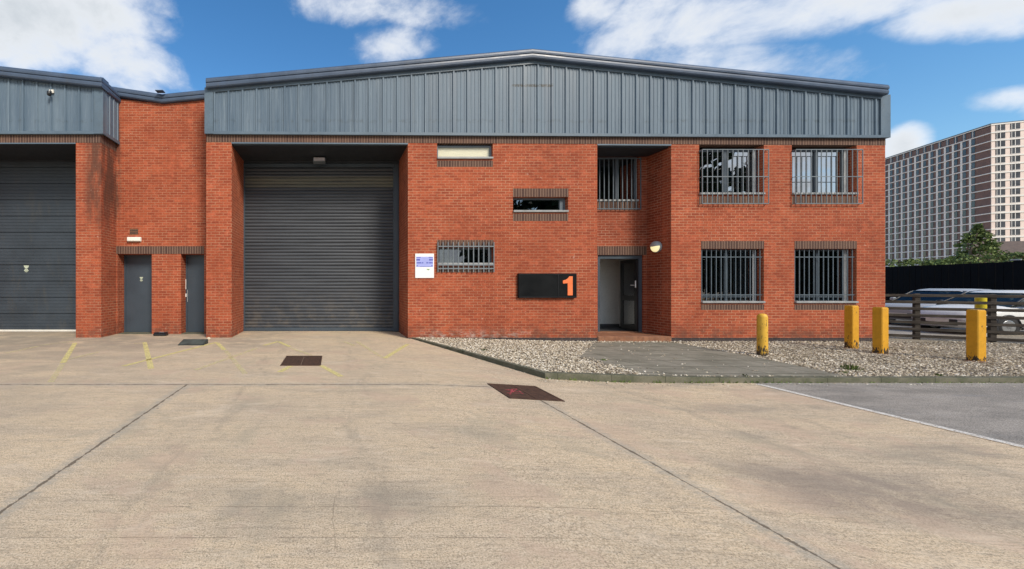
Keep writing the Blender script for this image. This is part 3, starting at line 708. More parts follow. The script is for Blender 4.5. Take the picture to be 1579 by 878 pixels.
# verge trim swept along the gable
def sweep_trim(mb, pts, yf, depth=.3, h=.27):
    prof = [(depth, .02), (.03, .02), (-.01, 0), (-.035, -.035), (-.045, -.085), (-.040, -.125), (-.015, -.135), (-.03, -.15), (-.035, -.19), (-.03, -h+.03), (-.01, -h+.005), (.05, -h), (depth, -h)]
    vs = [(x, yf+.045+dy, z+dz) for (x, z) in pts for (dy, dz) in prof]; n = len(prof); m = len(pts)
    mb.add(vs, [(k*n+j, k*n+(j+1) % n, (k+1)*n+(j+1) % n, (k+1)*n+j) for k in range(m-1) for j in range(n)]); mb.add(vs[:n], [tuple(range(n))]); mb.add(vs[-n:], [tuple(range(n))])
xa, xm, xb = PX(317, DT), PX(822, DT), PX(1372, DT)
mb = MB(); sweep_trim(mb, [(xa, rooftop(xa)), (xm, rooftop(xm)), (xb, rooftop(xb))], DT)
mb.build('verge_trim', M_TRIM, unit)
mb = MB()    # rolled side gutters
zg = rooftop(xb)
mb.cyl((X1+.06, D0+.75, PZ(158, D0+.75)), .10, .10, YB-D0-.75, 14, 'Y'); mb.box(X0-.10, X0+.05, D0+.15, YB, rooftop(xa)-.34, rooftop(xa)-.16)
split_build(mb, 'eaves_gutter', M_TRIM, unit)
mb = MB()
vs = []
for y in (DT+.30, YB):
    for (x, z) in ((xa, rooftop(xa)-.01), (xm, rooftop(xm)-.01), (xb, rooftop(xb)-.01), (xb, rooftop(xb)-.15), (xm, rooftop(xm)-.15), (xa, rooftop(xa)-.15)): vs.append((x, y, z))
mb.add(vs, [(j, (j+1) % 6, 6+(j+1) % 6, 6+j) for j in range(6)] + [(0, 1, 4, 5), (1, 2, 3, 4), (6, 7, 10, 11), (7, 8, 9, 10)])
mb.box(X1-.3, X1, D0+.4, YB, 6.6, rooftop(X1)-.16); mb.box(X0, X0+.3, D0+.4, YB, 6.6, rooftop(X0)-.16)
mb.build('roof', M_TRIM, unit)
mb = MB(); mb.cyl((X1+.075, D0+.30, -.1), .05, .05, 6.3, 12); mb.box(X1+.0, X1+.14, D0+.24, D0+.36, 5.9, 6.0); mb.box(X1, X1+.14, D0+.24, D0+.36, 2.4, 2.46)
mb.build('downpipe', M_FLASH, unit)
mb = MB(); mb.cyl((PX(648, 18), 18, rooftop(PX(648, 18))-.1), .12, .12, .62, 10); mb.build('roof_vent', M_TRIM, unit)

# shutter recess
mb = MB(); xa, xb = P0(357), P0(629); zs = bandb(xa)-.036
mb.box(xa, xb, D0+.10, D1+.2, zs-.03, zs); P1 = lambda px: PX(px, D1); Q1 = lambda py: PZ(py, D1)
mb.box(xa, xb, D1-.02, D1+.2, Q1(252), zs-.03)
mb.box(P0(921)+.001, P0(1035)-.001, D0+.101, DP-.001, zr-.10, zr-.023)
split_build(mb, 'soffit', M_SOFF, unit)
shut = MB(); sx0, sx1 = P1(374), P1(608); zt = Q1(254); pitch = .1245; k = 0; z = .10; pitch = .104
prof = []
while z < zt:
    for (t, d) in ((0, .0), (.14, -.012), (.45, -.022), (.78, -.014), (.93, 0), (.96, .012)): prof.append((z+t*pitch, d))
    z += pitch
NX_ = 24; rj = random.Random(9); sag = [rj.uniform(-.004, .004) for _ in range(400)]; vs = []
for i, (z, d) in enumerate(prof):      # slats are slightly bowed and dented
    for q in range(NX_+1):
        u = q/NX_; dent = .018*math.exp(-((u-.72)/.05)**2-((z-1.0)/.22)**2) + .012*math.exp(-((u-.25)/.04)**2-((z-.6)/.15)**2)
        vs.append((lerp(sx0, sx1, u), D1+.06+d+dent+.004*math.sin(u*5+z*1.3), z + sag[i//6]*math.sin(u*3.14) + .003*math.sin(u*9+i//6)))
shut.add(vs, [(i*(NX_+1)+q, i*(NX_+1)+q+1, (i+1)*(NX_+1)+q+1, (i+1)*(NX_+1)+q) for i in range(len(prof)-1) for q in range(NX_)])
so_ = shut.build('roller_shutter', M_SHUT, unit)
mb = MB(); mb.bbox(sx0, sx1, D1+.01, D1+.1, .004, .11, .01); mb.build('bottom_bar', M_DOOR, so_)
mb = MB()
for (a, b) in ((P0(357), sx0+.03), (sx1-.03, P0(629))):
    mb.bbox(a, b, D1+.0, D1+.22, 0, Q1(252)-.001, .008); m_ = (a+b)/2; mb.bbox(m_-.05, m_+.05, D1-.03, D1, 0, Q1(252)-.05, .006)
mb.box(sx0, sx1, D1-.035, D1+.05, Q1(258), Q1(253)); mb.build('guide_rail', M_DOOR, so_)
mb = MB()
mb.box(X0+.3, X1-.3, D1+.3, D1+.32, -.2, .0) if False else mb.box(P0(357)+.01, P0(629)-.01, D1+.23, D1+.26, -.1, 5.6); mb.build('shutter_backing', M_INTD, unit)

# interior (rooms seen through the glass and the open door)
mb = MB()
mb.box(P0(629)+.3, X1-.3, 15.6, 15.7, -.2, 5.9); mb.box(7.01, 9.74, 13.3, 13.4, .053, 2.84); mb.box(9.75, 9.85, DP+.26, 15.6, -.2, 5.9); mb.box(6.9, 7.0, DP+.26, 15.6, -.2, 5.9)
mb.box(P0(629)+.301, X1-.301, D0+.31, 15.6, 5.78, 5.9)
split_build(mb, 'interior_wall', M_INT, unit)
mb = MB(); mb.box(P0(629)+.301, xl-.251, D0+.301, 15.6, 2.85, 3.05); mb.box(xl-.25, xr+.25, DP+.26, 15.6, 2.85, 3.05); mb.box(xr+.251, X1-.301, D0+.301, 15.6, 2.85, 3.05)
mb.box(xl-.25, 9.75, DP+.26, 15.6, -.1, .052); split_build(mb, 'interior_floor', M_CARPET, unit)
mb = MB(); mb.box(7.02, 9.73, 13.26, 13.299, .053, .13); mb.build('skirting_board', M_INTD, unit)

def window(px0, px1, py0, py1, D, dep, mull=(), frame=M_FRAME, pane=M_GLASS, right_frame=.04, blind=None, sill=None, transom=(), label=None, jamb=False):
    x0, x1, z0, z1 = PX(px0, D), PX(px1, D), PZ(py1, D), PZ(py0, D); y = D+dep; f = .05
    mb = MB(); e = .0015
    mb.box(x0+e, x0+f, y-.03, y+.03, z0+e, z1-e); mb.box(x1-f, x1-e, y-.03, y+.03, z0+e, z1-e); mb.box(x0+f, x1-f, y-.03, y+.03, z0+e, z0+f); mb.box(x0+f, x1-f, y-.03, y+.03, z1-f, z1-e)
    for m in mull: xm_ = lerp(x0, x1, m); mb.box(xm_-.045, xm_+.045, y-.035, y+.03, z0+f, z1-f)
    for m in transom: zm = lerp(z0, z1, m); mb.box(x0+f, x1-f, y-.028, y+.028, zm-.025, zm+.025)
    w = mb.build('window', frame, unit)
    if label: w['label'] = label
    mb = MB(); mb.box(x0+f, x1-f, y-.003, y+.003, z0+f, z1-f); mb.build('pane', pane, w)
    if jamb:
        mb = MB(); mb.box(x1-.145, x1-.052, y-.05, y-.036, z0+.06, z1-.005); mb.build('frame_strip', M_FRAMEW, w)
    if sill:
        mb = MB(); mb.bbox(x0+.004, x1-.004, D-.05, y-.031, z0-.045+.05, z0+.012+.05, .008); mb.build('sill', M_SILL, w)
    if blind:
        kind, cov = blind; mb = MB()
        if kind == 'v':
            x = x0+.07; r_ = random.Random(int(px0))
            while x < lerp(x0, x1, cov)-.05:
                a = r_.uniform(.2, .5); mb.box(-.045, .045, -.0015, .0015, z0+.08, z1-.04, Matrix.Translation((x+.04, y+.14, 0)) @ Matrix.Rotation(a, 4, 'Z')); x += .105
        else: mb.box(x0+.05, x1-.05, y+.03, y+.034, z0+.05, z1-.02)
        mb.build('blind', M_CREAM if kind == 'c' else M_BLIND, w)
    return w, (x0, x1, z0, z1)
def bars(w, D, y, x0, x1, z0, z1, n, rails, r=.009, mat=M_BARS, cage=0, ext=0, name='security_bars'):
    mb = MB()
    for i in range(n):
        x = lerp(x0, x1, i/(n-1)); mb.box(x-r, x+r, y-r, y+r, z0, z1)
    for z in rails: mb.box(x0-ext, x1+ext, y-r-.006, y-r-.001, z-r*1.3, z+r*1.3)
    if cage:
        for z in rails:
            for x in (x0, x1): mb.box(x-.008, x+.008, y+r+.001, D-.001, z-r, z+r)
    mb.build(name, mat, w)
w, b = window(674, 760, 223, 246, D0, .12, frame=M_FRAME, blind=('c', 1), sill=True, pane=M_GLASSM, label='small high window with cream blind')
w, b = window(791, 876, 304, 328, D0, .17, mull=(.93,), sill=True, label='small dark strip window with narrow end pane')
w, b = window(674, 761, 381.5, 409, D0, .17, mull=(), blind=('v', 1), sill=True, label='small strip window behind vertical bars')
bars(w, D0, D0-.05, b[0]+.01, b[1]-.01, Q0(420), Q0(374), 12, (Q0(380.5), Q0(409), Q0(414.5)), .011, M_BARS, 1)
w, b = window(1078, 1178, 228, 301, D0, .21, mull=(.5,), frame=M_DOOR, pane=M_GLASSR, sill=True, jamb=True, label='upper window with projecting bar cage reflecting trees')
bars(w, D0, D0-.08, P0(1078)+.01, P0(1183)-.05, Q0(315.5), Q0(232), 14, (Q0(232.5), Q0(274), Q0(315)), .0075, M_BARS, 1)
w, b = window(1221, 1321, 228, 301, D0, .21, mull=(.5,), frame=M_DOOR, pane=M_GLASSR, sill=True, jamb=True, label='upper window with projecting bar cage at the corner end reflecting sky')
bars(w, D0, D0-.08, P0(1221)+.01, P0(1327)-.05, Q0(315.5), Q0(232), 14, (Q0(232.5), Q0(274), Q0(315)), .0075, M_BARS, 1)
w, b = window(1081, 1178, 384, 468, D0, .21, mull=(.5,), frame=M_DOOR, pane=M_GLASSD, sill=True, jamb=True, transom=(.12,), label='ground floor barred window beside the porch')
bars(w, D0, D0+.05, b[0]+.06, b[1]-.06, b[2]+.07, b[3]-.005, 13, (Q0(396.5), Q0(455)), .0085, M_BARSD, 0, .055)
w, b = window(1225, 1321, 384, 468, D0, .21, mull=(.5,), frame=M_DOOR, pane=M_GLASSD, sill=True, jamb=True, transom=(.12,), label='ground floor barred window at the corner end')
bars(w, D0, D0+.05, b[0]+.06, b[1]-.06, b[2]+.07, b[3]-.005, 13, (Q0(396.5), Q0(455)), .0085, M_BARSD, 0, .055)
# upper porch window
pxl = CX + 7.62/DP*F
w, b = window(pxl, 984.5, 241, 324, DP, .12, mull=(.62,), blind=('v', 1), frame=M_FRAME, label='upper window in the porch recess')
mb = MB(); mb.box(b[0]+.002, b[1]-.002, DP-.004, DP+.088, b[2]+.002, PZ(311, DP)); mb.build('brick_sill', M_SOLD, w)
mb = MB(); mb.bbox(b[0]+.002, b[1]-.002, DP-.03, DP+.085, PZ(311, DP)+.002, PZ(308, DP), .006); mb.build('sill', M_SILL, w)
bars(w, DP, DP-.06, b[0]+.05, b[1]+.02, PZ(324, DP), PZ(244, DP), 12, (PZ(246, DP), PZ(324, DP)+.02), .010, M_BARSD, 1)

# entrance: frame, open leaf, threshold step
def porch_tile():
    t = NT('terracotta_step_tile'); x, y, z = t.xyz(); n = t.noise(5, 5, .7); c = t.mix(t.ramp(n, .35, .65), (.20, .085, .045), (.30, .14, .075))
    j = t.math('LESS_THAN', t.math('FRACT', t.math('DIVIDE', t.math('ADD', x, 10), .155)), .05); c = t.mix(t.math('MULTIPLY', j, .6), c, (.12, .07, .05)); c = t.mix(t.ramp(t.noise(2.5, 5, .6), .5, .7, 0, .6), c, (.12, .065, .045)); return t.fin(c, .7, 0, .4)
mb = MB(); mb.bbox(xl+.003, xr-.003, D0-.03, DP+.001, -.3, .035, .015); mb.bbox(DX0, DX1, DP+.002, DP+.255, -.3, .052, .01); mb.build('step', porch_tile(), unit)
mb = MB(); zd = QP(393.5)
mb.box(DX0+.002, DX0+.10, DP+.05, DP+.16, .053, zd-.002); mb.box(DX1-.10, DX1-.002, DP+.05, DP+.16, .053, zd-.002); mb.box(DX0+.10, DX1-.10, DP+.05, DP+.16, zd-.11, zd-.002)
mb.build('door_frame', M_DOOR, unit)
lm = MB(); lx = DX1-.125; ya, yb_ = DP+.06, DP+.74; zb_, zt_ = .07, zd-.125
for (a, b, c, d) in ((ya, ya+.10, zb_, zt_), (yb_-.10, yb_, zb_, zt_), (ya+.10, yb_-.10, zb_, zb_+.16), (ya+.10, yb_-.10, zt_-.10, zt_), (ya+.10, yb_-.10, .98, 1.14)): lm.box(lx-.025, lx+.025, a, b, c, d)
leaf_o = lm.build('entrance_door', M_BLACK, unit); leaf_o['label'] = 'dark glazed door leaf standing open inwards'
mb = MB(); mb.box(lx-.004, lx+.004, ya+.10, yb_-.10, zb_+.16, .98); mb.box(lx-.004, lx+.004, ya+.10, yb_-.10, 1.14, zt_-.10); mb.build('door_glass', M_GLASSD, leaf_o)
mb = MB(); mb.bbox(lx-.045, lx-.026, ya+.02, ya+.055, 1.38, 1.60, .006); mb.tube([(lx-.045, ya+.04, 1.46), (lx-.09, ya+.04, 1.46), (lx-.09, ya+.16, 1.46)], .011); mb.build('handle', M_HANDLE, leaf_o)
# ---- lamps, signs (things of their own)
t = NT('lit_lamp_glass'); t.b.inputs['Emission Color'].default_value = (1, .86, .42, 1); t.b.inputs['Emission Strength'].default_value = .55; M_LIT = t.fin((.8, .78, .6), .3)
lampD = 11.3; lz = PZ(381, lampD)
lp = empty('wall_lamp', (xr, lampD, lz), 'round bulkhead wall lamp with grey upper hood glowing pale yellow beside the entrance', 'lamp')
mb = MB(); mb.lathe((-.001, 0, 0), [(.155, 0), (.165, -.02), (.165, -.05), (.15, -.065)], 24, 'X'); mb.build('lamp_base', M_FRAMEW, lp, raw=True)
mb = MB(); prof = [(.15*math.cos(a), -.066-.085*math.sin(a)) for a in [R(k*10) for k in range(0, 9)]] + [(.004, -.151)]; mb.lathe((0, 0, 0), prof, 24, 'X'); mb.build('lamp_diffuser', M_LIT, lp, raw=True)
mb = MB(); nseg, vs = 14, []
for i in range(8):
    a = R(i*12.4)
    for j in range(nseg+1):
        th = R(8 + 164*j/nseg); r = .166*math.cos(a)+.002; vs.append((-.06-.115*math.sin(a), r*math.cos(th), r*math.sin(th)))
mb.add(vs, [(i*(nseg+1)+j, i*(nseg+1)+j+1, (i+1)*(nseg+1)+j+1, (i+1)*(nseg+1)+j) for i in range(7) for j in range(nseg)], True)
mb.build('lamp_hood', M_FRAMEW, lp, raw=True)
fl = empty('flood_light', (PX(492.5, D1-.4), D1-.4, zs-.03), 'grey flood light under the dark soffit above the roller shutter', 'lamp')
mb = MB(); mb.bbox(-.19, .19, -.10, .10, -.19, -.06, .02, Matrix.Rotation(R(-12), 4, 'X')); mb.build('lamp_housing', M_FRAME, fl, raw=True)
mb = MB(); mb.box(-.165, .165, -.108, -.101, -.175, -.075, Matrix.Rotation(R(-12), 4, 'X')); mb.build('lamp_glass', paint('lamp_lens', (.55, .52, .56), .25, .05, 4), fl, raw=True)
mb = MB(); mb.box(-.03, .03, -.03, .03, -.08, -.001); mb.build('bracket', M_BLACK, fl, raw=True)

sg = empty('number_sign', (P0(841.5), D0, Q0(459.5)), 'black wall sign with an orange number 1 between the windows and the entrance', 'sign')
mb = MB(); mb.bbox(P0(797.5), P0(886.5), D0-.09, D0-.0, Q0(459.5), Q0(422), .012); mb.build('sign_panel', paint('gloss_black_panel', (.006, .007, .008), .35, .1, 2, spec=.2), sg)
mb = MB(); fx, fz = .03, .035
for (a, b, c, d) in ((P0(797.5)+.01, P0(886.5)-.01, Q0(459.5)+.01, Q0(459.5)+.035), (P0(797.5)+.01, P0(886.5)-.01, Q0(422)-.03, Q0(422)-.01), (P0(858)-.008, P0(858)+.008, Q0(459.5)+.036, Q0(422)-.031)): mb.box(a, b, D0-.098, D0-.0905, c, d)
mb.build('sign_rim', M_BLACK, sg)
mb = MB(); ox, oz = P0(864), Q0(455.5); S = (Q0(426.5)-Q0(455.5)); pl = [(.28, 0), (.54, 0), (.54, 1), (.36, 1), (.30, .90), (.18, .82), (.03, .78), (.03, .62), (.28, .64)]
mb.prism([(ox+u*S, oz+v*S) for u, v in pl], D0-.101, D0-.0905, 'Y'); mb.build('numeral', paint('orange_numeral', (.88, .20, .065), .4, .05, 5), sg)
ns = empty('notice_board', (P0(654.5), D0, Q0(429)), 'small white notice with blue lines of text on brick right of the shutter', 'sign')
mb = MB(); mb.bbox(P0(640), P0(669), D0-.022, D0-.0, Q0(429), Q0(391.5), .004); mb.build('notice_panel', paint('white_notice', (.84, .84, .84), .4, .03, 4), ns)
mb = MB(); rr = random.Random(5); a, b = P0(641.6), P0(667.4)
MBl = paint('pale_blue_ink', (.36, .40, .78), .5, .05, 5); MBd = paint('dark_blue_ink', (.07, .09, .42), .5, .05, 5)
mb.box(a, b, D0-.0245, D0-.0225, Q0(412), Q0(396.2)); mb.build('notice_band', MBl, ns)
mb = MB()
for (yy, hh, spans) in ((396.6, 1.1, ((0, .26), (.74, 1))), (399.6, 2.6, ((0, .22), (.76, 1))), (404.6, 2.0, ((.02, .32), (.34, .42), (.60, .72), (.74, 1))), (409.4, 1.6, ((.02, .08), (.90, .98))), (411.0, .5, ((.22, .9),))):
    for (u, v) in spans:
        x = lerp(a, b, u)
        while x < lerp(a, b, v)-.006:
            w_ = rr.uniform(.012, .035); mb.box(x, min(x+w_, lerp(a, b, v)), D0-.0262, D0-.0247, Q0(yy+hh), Q0(yy)); x += w_+.005
mb.build('notice_lettering', MBd, ns)
mb = MB(); mb.prism([(P0(657), Q0(415)), (P0(663), Q0(415)), (P0(660), Q0(417.5))], D0-.0246, D0-.0226, 'Y'); mb.build('notice_mark', paint('green_mark', (.20, .34, .16), .5, .05, 5), ns)

# ================================================================= NEIGHBOURING UNIT + LINK WALL
NX1 = P0(156); NXL = PX(-848, D0)
nb = empty('neighbouring_unit', (P0(60), D0, 0), 'adjoining red brick unit with grey sectional door and two side doors at the left edge', 'building')
nbb = Q0(220.5); nbt = Q0(208.5)
mb = MB(); wallgrid(mb, NXL, NX1, -.3, nbb, [(P0(-154), P0(117), -.4, 99)], D0, D0+.3)
mb.box(P0(117), NX1, D0+.3, D1+.3, -.3, nbb); mb.box(P0(-154)-.6, P0(-154), D0+.3, D1+.3, -.3, nbb)
LP = lambda px: PX(px, DL); LQ = lambda py: PZ(py, DL)
def linktop(x):
    px = CX + x/DL*F; return LQ(lerp(152, 160.5, (px-178)/(252-178)) if px < 252 else lerp(160.5, 153, (px-252)/(318-252)))
# link wall with the two door openings, lintel band cut in
hl = [(LP(181), LP(234), -.4, LQ(392)), (LP(279), LP(315), -.4, LQ(392))]
xs_ = sorted({NX1+.001, LP(252), X0-.001}); 
m2 = MB(); wallgrid(m2, NX1+.001, X0-.001, -.3, 99, hl, DL, DL+.55, top=linktop, extra=(LP(252),))
mb.add(m2.v, m2.f)
mb.box(NXL, NXL+.3, D0+.3, YB, -.3, 6.5)
mb.build('wall', M_BRICK, nb)
mb = MB(); mb.box(NXL, NX1+.002, D0-.006, D0+.3, nbb+.002, nbt+.05); mb.box(NX1-.3, NX1+.003, D0+.3, DL, nbb+.002, nbt+.05)
mb.box(NX1+.002, LP(315), DL-.006, DL+.1, LQ(391.8), LQ(380)); mb.build('soldier_course', M_SOLD, nb)
mb = MB(); mb.box(NXL-.01, P0(117), D0-.012, D0+.0, -.3, -.0) if False else mb.box(NXL-.005, P0(-154), D0-.012, D0+.01, -.3, .0); split_build(mb, 'plinth', M_PLINTH, nb)
NDT = DT; CXn = P0(161)
def nroof(x, D=NDT):
    px = CX+x/D*F; return PZ(lerp(119.5, 101.5, (160-px)/160) if px > -344 else lerp(119.5-18*504/160, 119.5, (-344-px)/504), D)
mb = MB(); ribs(mb, NXL, CXn-.24, D0-.045, lambda x: nbt+.06, lambda x: nroof(x)-.2)
# side return of the cladding
vs = []; y = D0+.05; prof = []
pat = [(0, 0), (.012, .034), (.052, .034), (.064, 0), (.125, 0), (.133, .010), (.157, .010), (.165, 0)]
while y < DL-.05:
    for dx, dy in pat: prof.append((y+dx, dy))
    y += .20
for (yy, dd) in prof: vs += [(CXn-.01+dd*.6, yy, nbt+.06), (CXn-.01+dd*.6, yy, nroof(CXn)-.2)]
mb.add(vs, [(2*i, 2*i+2, 2*i+3, 2*i+1) for i in range(len(prof)-1)])
mb.add([(NXL, D0-.01, nbt), (CXn-.03, D0-.01, nbt), (CXn-.03, D0-.01, nroof(CXn)-.15), (PX(-344, D0), D0-.01, nroof(PX(-344, NDT))-.2), (NXL, D0-.01, nroof(NXL)-.15)], [(0, 1, 2, 3, 4)])
mb.add([(CXn-.03, D0-.01, nbt), (CXn-.03, DL+2, nbt), (CXn-.03, DL+2, nroof(CXn)-.15), (CXn-.03, D0-.01, nroof(CXn)-.15)], [(0, 1, 2, 3)])
mb.build('cladding', M_CLAD, nb)
mb = MB(); mb.box(CXn-.24, CXn+.012, D0-.085, D0+.05, nbt+.008, nroof(CXn)-.2); mb.box(NXL, CXn-.242, D0-.088, D0-.012, nbt, nbt+.08); mb.box(CXn-.03, CXn+.014, D0+.052, DL-.001, nbt+.0, nbt+.09)
mb.build('flashing', M_FLASH, nb)
mb = MB(); rx = PX(-344, NDT); sweep_trim(mb, [(PX(-850, NDT), nroof(PX(-850, NDT))), (rx, nroof(rx)), (CXn+.05, nroof(CXn))], NDT)
# return along the side then along the link
prof = [(0, .02), (.03, 0), (.055, -.035), (.065, -.085), (.06, -.125), (.035, -.135), (.05, -.15), (.055, -.19), (.05, -.24), (.03, -.265), (-.05, -.27)]
z0_ = nroof(CXn); vs = [(CXn+dx, yy, z0_+dz) for yy in (NDT+.02, DL+.1) for dx, dz in prof]; n = len(prof)
mb.add(vs, [(j, j+1, n+j+1, n+j) for j in range(n-1)])
def ltop(px): return LQ(lerp(136.5, 147.5, (px-178)/(252-178)) if px < 252 else lerp(147.5, 140, (px-252)/(318-252)))
sweep_trim(mb, [(LP(174), ltop(174)), (LP(252), ltop(252)), (X0-.03, ltop(319))], DL-.12, .7, .26)
mb.box(LP(246), LP(258), DL-.30, DL-.13, ltop(252)+.005, ltop(252)+.02)
mb.build('verge_trim', M_TRIM, nb)
mb = MB(); vs = []
for y in (DT+.30, YB):
    for (x, z) in ((PX(-848, NDT), nroof(PX(-848, NDT))), (rx, nroof(rx)), (CXn, nroof(CXn))): vs.append((x, y, z-.01)); vs.append((x, y, z-.15))
mb.add(vs, [(0, 2, 8, 6), (2, 4, 10, 8), (1, 3, 9, 7), (3, 5, 11, 9), (6, 8, 9, 7), (8, 10, 11, 9), (4, 5, 11, 10)])
vs = []
for y in (DL+.55, YB):
    for px in (160, 252, 330): vs.append((LP(px), y, ltop(px)-.05))
mb.add(vs, [(0, 1, 4, 3), (1, 2, 5, 4)]); mb.build('roof', M_TRIM, nb)
zn = nbb-.002
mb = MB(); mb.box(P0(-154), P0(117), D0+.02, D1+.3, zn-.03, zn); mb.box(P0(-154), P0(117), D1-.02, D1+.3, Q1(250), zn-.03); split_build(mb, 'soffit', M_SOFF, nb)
mb = MB(); mb.box(NXL+.2, P0(118), D0+.0, D0+.012, nbb-.03, nbb) if False else mb.box(P0(-154), P0(117), D0-.008, D0+.018, nbb-.03, nbb+.001); split_build(mb, 'lintel_angle', M_FLASH, nb)
# sectional door: panels with shallow grooves
mb = MB(); ax0, ax1 = P0(-154), P0(117); z = .05; prof = [(0.02, 0)]
k = 0
while z < Q1(248):
    prof += [(z, 0), (z+.005, -.008), (z+.085, -.010), (z+.092, 0)]
    if k % 5 == 4: prof += [(z+.096, .022), (z+.108, .022), (z+.112, 0)]; z += .016
    z += .1; k += 1
vs = [(x, D1+.03+d, z) for (z, d) in prof for x in (ax0, ax1)]; mb.add(vs, [(2*i, 2*i+1, 2*i+3, 2*i+2) for i in range(len(prof)-1)]); sd_ = mb.build('sectional_door', M_SHUT2, nb)
mb = MB(); mb.box(ax0, ax1, D1-.0, D1+.06, .002, .05); mb.build('bottom_seal', M_STEELW, sd_)
def sticker(parent, x, y, z, s):
    mb = MB(); mb.prism([(x-s, z+s*1.3), (x+s, z+s*1.3), (x+s*.75, z+s*.6), (x+s*.25, z+s*.2), (x-s*.25, z+s*.2), (x-s*.75, z+s*.6)], y-.004, y-.001, 'Y'); mb.box(x-s*.6, x+s*.6, y-.004, y-.001, z-s*.3, z+s*.05); mb.box(x-s*.8, x+s*.8, y-.004, y-.001, z-s*.8, z-s*.45)
    mb.box(x-s*.5, x+s*.5, y-.004, y-.001, z-s*1.15, z-s*.95); mb.build('sticker', paint('pale_sticker', (.50, .55, .42), .5, .1, 6), parent)
sticker(sd_, P1(40), D1+.018, Q1(415), .085)
# the two personnel doors
QD = lambda py: PZ(py, DD); PD = lambda px: PX(px, DD)
mb = MB(); mb.bbox(LP(181)+.002, LP(234)-.002, DD, DD+.05, .012, LQ(392)-.03, .006); d1 = mb.build('side_door', M_DOOR, nb); d1['label'] = 'plain grey door with small sticker, left of the pair'
sticker(d1, PD(218), DD, QD(431), .055)
mb = MB(); mb.bbox(LP(279)+.002, LP(315)-.002, DD, DD+.05, .012, LQ(392)-.03, .006); d2 = mb.build('side_door', M_DOOR, nb); d2['label'] = 'grey door with white handle plate, right of the pair'
mb = MB(); mb.bbox(PD(285.5), PD(289.5), DD-.025, DD-.001, QD(466), QD(447), .005); mb.bbox(PD(285.8), PD(287.6), DD-.04, DD-.001, QD(446.5), QD(431), .005); mb.bbox(PD(286.6), PD(288.4), DD-.05, DD-.026, QD(458), QD(453), .004); mb.build('handle', M_HANDLE, d2)
mb = MB()
for (a, b) in ((181, 234), (279, 315)):
    mb.box(LP(a)+.001, LP(a)+.05, DD-.03, DD-.002, .0, LQ(392)-.002); mb.box(LP(b)-.05, LP(b)-.001, DD-.03, DD-.002, 0, LQ(392)-.002); mb.box(LP(a)+.05, LP(b)-.05, DD-.03, DD-.002, LQ(392)-.05, LQ(392)-.002)
mb.build('door_frame', M_DOOR, nb)
mb = MB(); mb.box(LP(181), LP(234), DL-.002, DD+.1, -.1, .010); mb.box(LP(279), LP(315), DL-.002, DD+.1, -.1, .010); split_build(mb, 'door_threshold', M_KERB, nb)
mb = MB(); mb.box(LP(200), LP(213), DL-.006, DL+.02, LQ(362), LQ(353)); 
ab = mb.build('air_brick', paint('air_brick_clay', (.17, .085, .045), .9, .2, 6), nb)
mb = MB()
for i in range(6):
    for j in range(2): mb.box(LP(201.3+i*2), LP(202.4+i*2), DL-.0075, DL-.0065, LQ(361-j*4), LQ(358.4-j*4))
split_build(mb, 'air_hole', M_BLACK, ab)
bl = empty('bulkhead_light', (LP(207.5), DL, LQ(373)), 'small white rectangular bulkhead light above the pair of grey side doors', 'lamp')
mb = MB(); mb.bbox(LP(197), LP(218.5), DL-.04, DL-.001, LQ(373), LQ(366), .008); mb.build('lamp_base', M_STEELW, bl)
mb = MB(); mb.bbox(LP(197.6), LP(218), DL-.085, DL-.041, LQ(372.6), LQ(366.4), .015); mb.build('lamp_cover', paint('opal_cover', (.85, .83, .74), .35, .03, 5), bl)
cc_ = empty('security_camera', (P0(84), D0-.08, Q0(150)), 'small black and white security camera mounted on the left grey cladding', 'camera')
mb = MB(); mb.box(P0(82.2), P0(86.2), D0-.10, D0-.07, Q0(146), Q0(141)); mb.tube([(P0(84), D0-.09, Q0(144)), (P0(84), D0-.19, Q0(144)), (P0(84), D0-.20, Q0(147))], .014); mb.build('bracket', M_STEELW, cc_)
mb = MB(); mb.lathe((P0(84), D0-.20, Q0(153.5)), [(.01, 0), (.045, .012), (.058, .04), (.058, .11), (.05, .12)], 14); mb.build('camera_dome', M_BLACK, cc_)

# ---- small things on the ground
def place(name, px, py, label, cat, **k):
    x, y = G(px, py); return empty(name, (x, y, yardz(x)), label, cat, **k)
bt = place('bait_box', 248, 518, 'black plastic bait box at the foot of the brick pier between the doors', 'bait box')
mb = MB(); mb.bbox(-.19, .19, -.10, .10, .001, .075, .025); mb.build('box_base', M_BLACK, bt, raw=True)
mb = MB(); mb.bbox(-.17, .17, -.09, .09, .076, .105, .02); mb.build('lid', paint('black_lid', (.02, .02, .022), .3, .1, 4), bt, raw=True)
mb = MB(); mb.box(-.04, .09, -.03, .03, .1055, .107); mb.build('lid_label', M_FRAMEW, bt, raw=True)
dt_ = empty('rubber_ramp', (-3.49, 9.47, 0), 'dark rubber wedge ramp on the ground before the door with the white handle', 'ramp')
M_RUB = paint('dusty_rubber', (.035, .042, .038), .75, .3, 6, dirt=.3)
mb = MB(); mb.prism([(0, .002), (.36, .002), (.36, .105), (0, .018)], -.31, .31, 'X'); mb.build('ramp_body', M_RUB, dt_, raw=True)
mb = MB()
for i in range(5):
    u = .05+i*.065; zz0 = .018+.2417*u; mb.prism([(u, zz0-.002), (u+.022, zz0+.003), (u+.022, zz0+.013), (u, zz0+.008)], -.28, .28, 'X')
mb.build('tread_rib', paint('worn_rubber', (.07, .082, .075), .7, .3, 6), dt_, raw=True)
rk = MB(); mb = rk; x, y = G(322, 524); 
for i in range(1):
    st_ = rg; vs = []
    mb.lathe((x, y, -.005), [(.03, 0), (.055, .02), (.05, .05), (.02, .07)], 8)
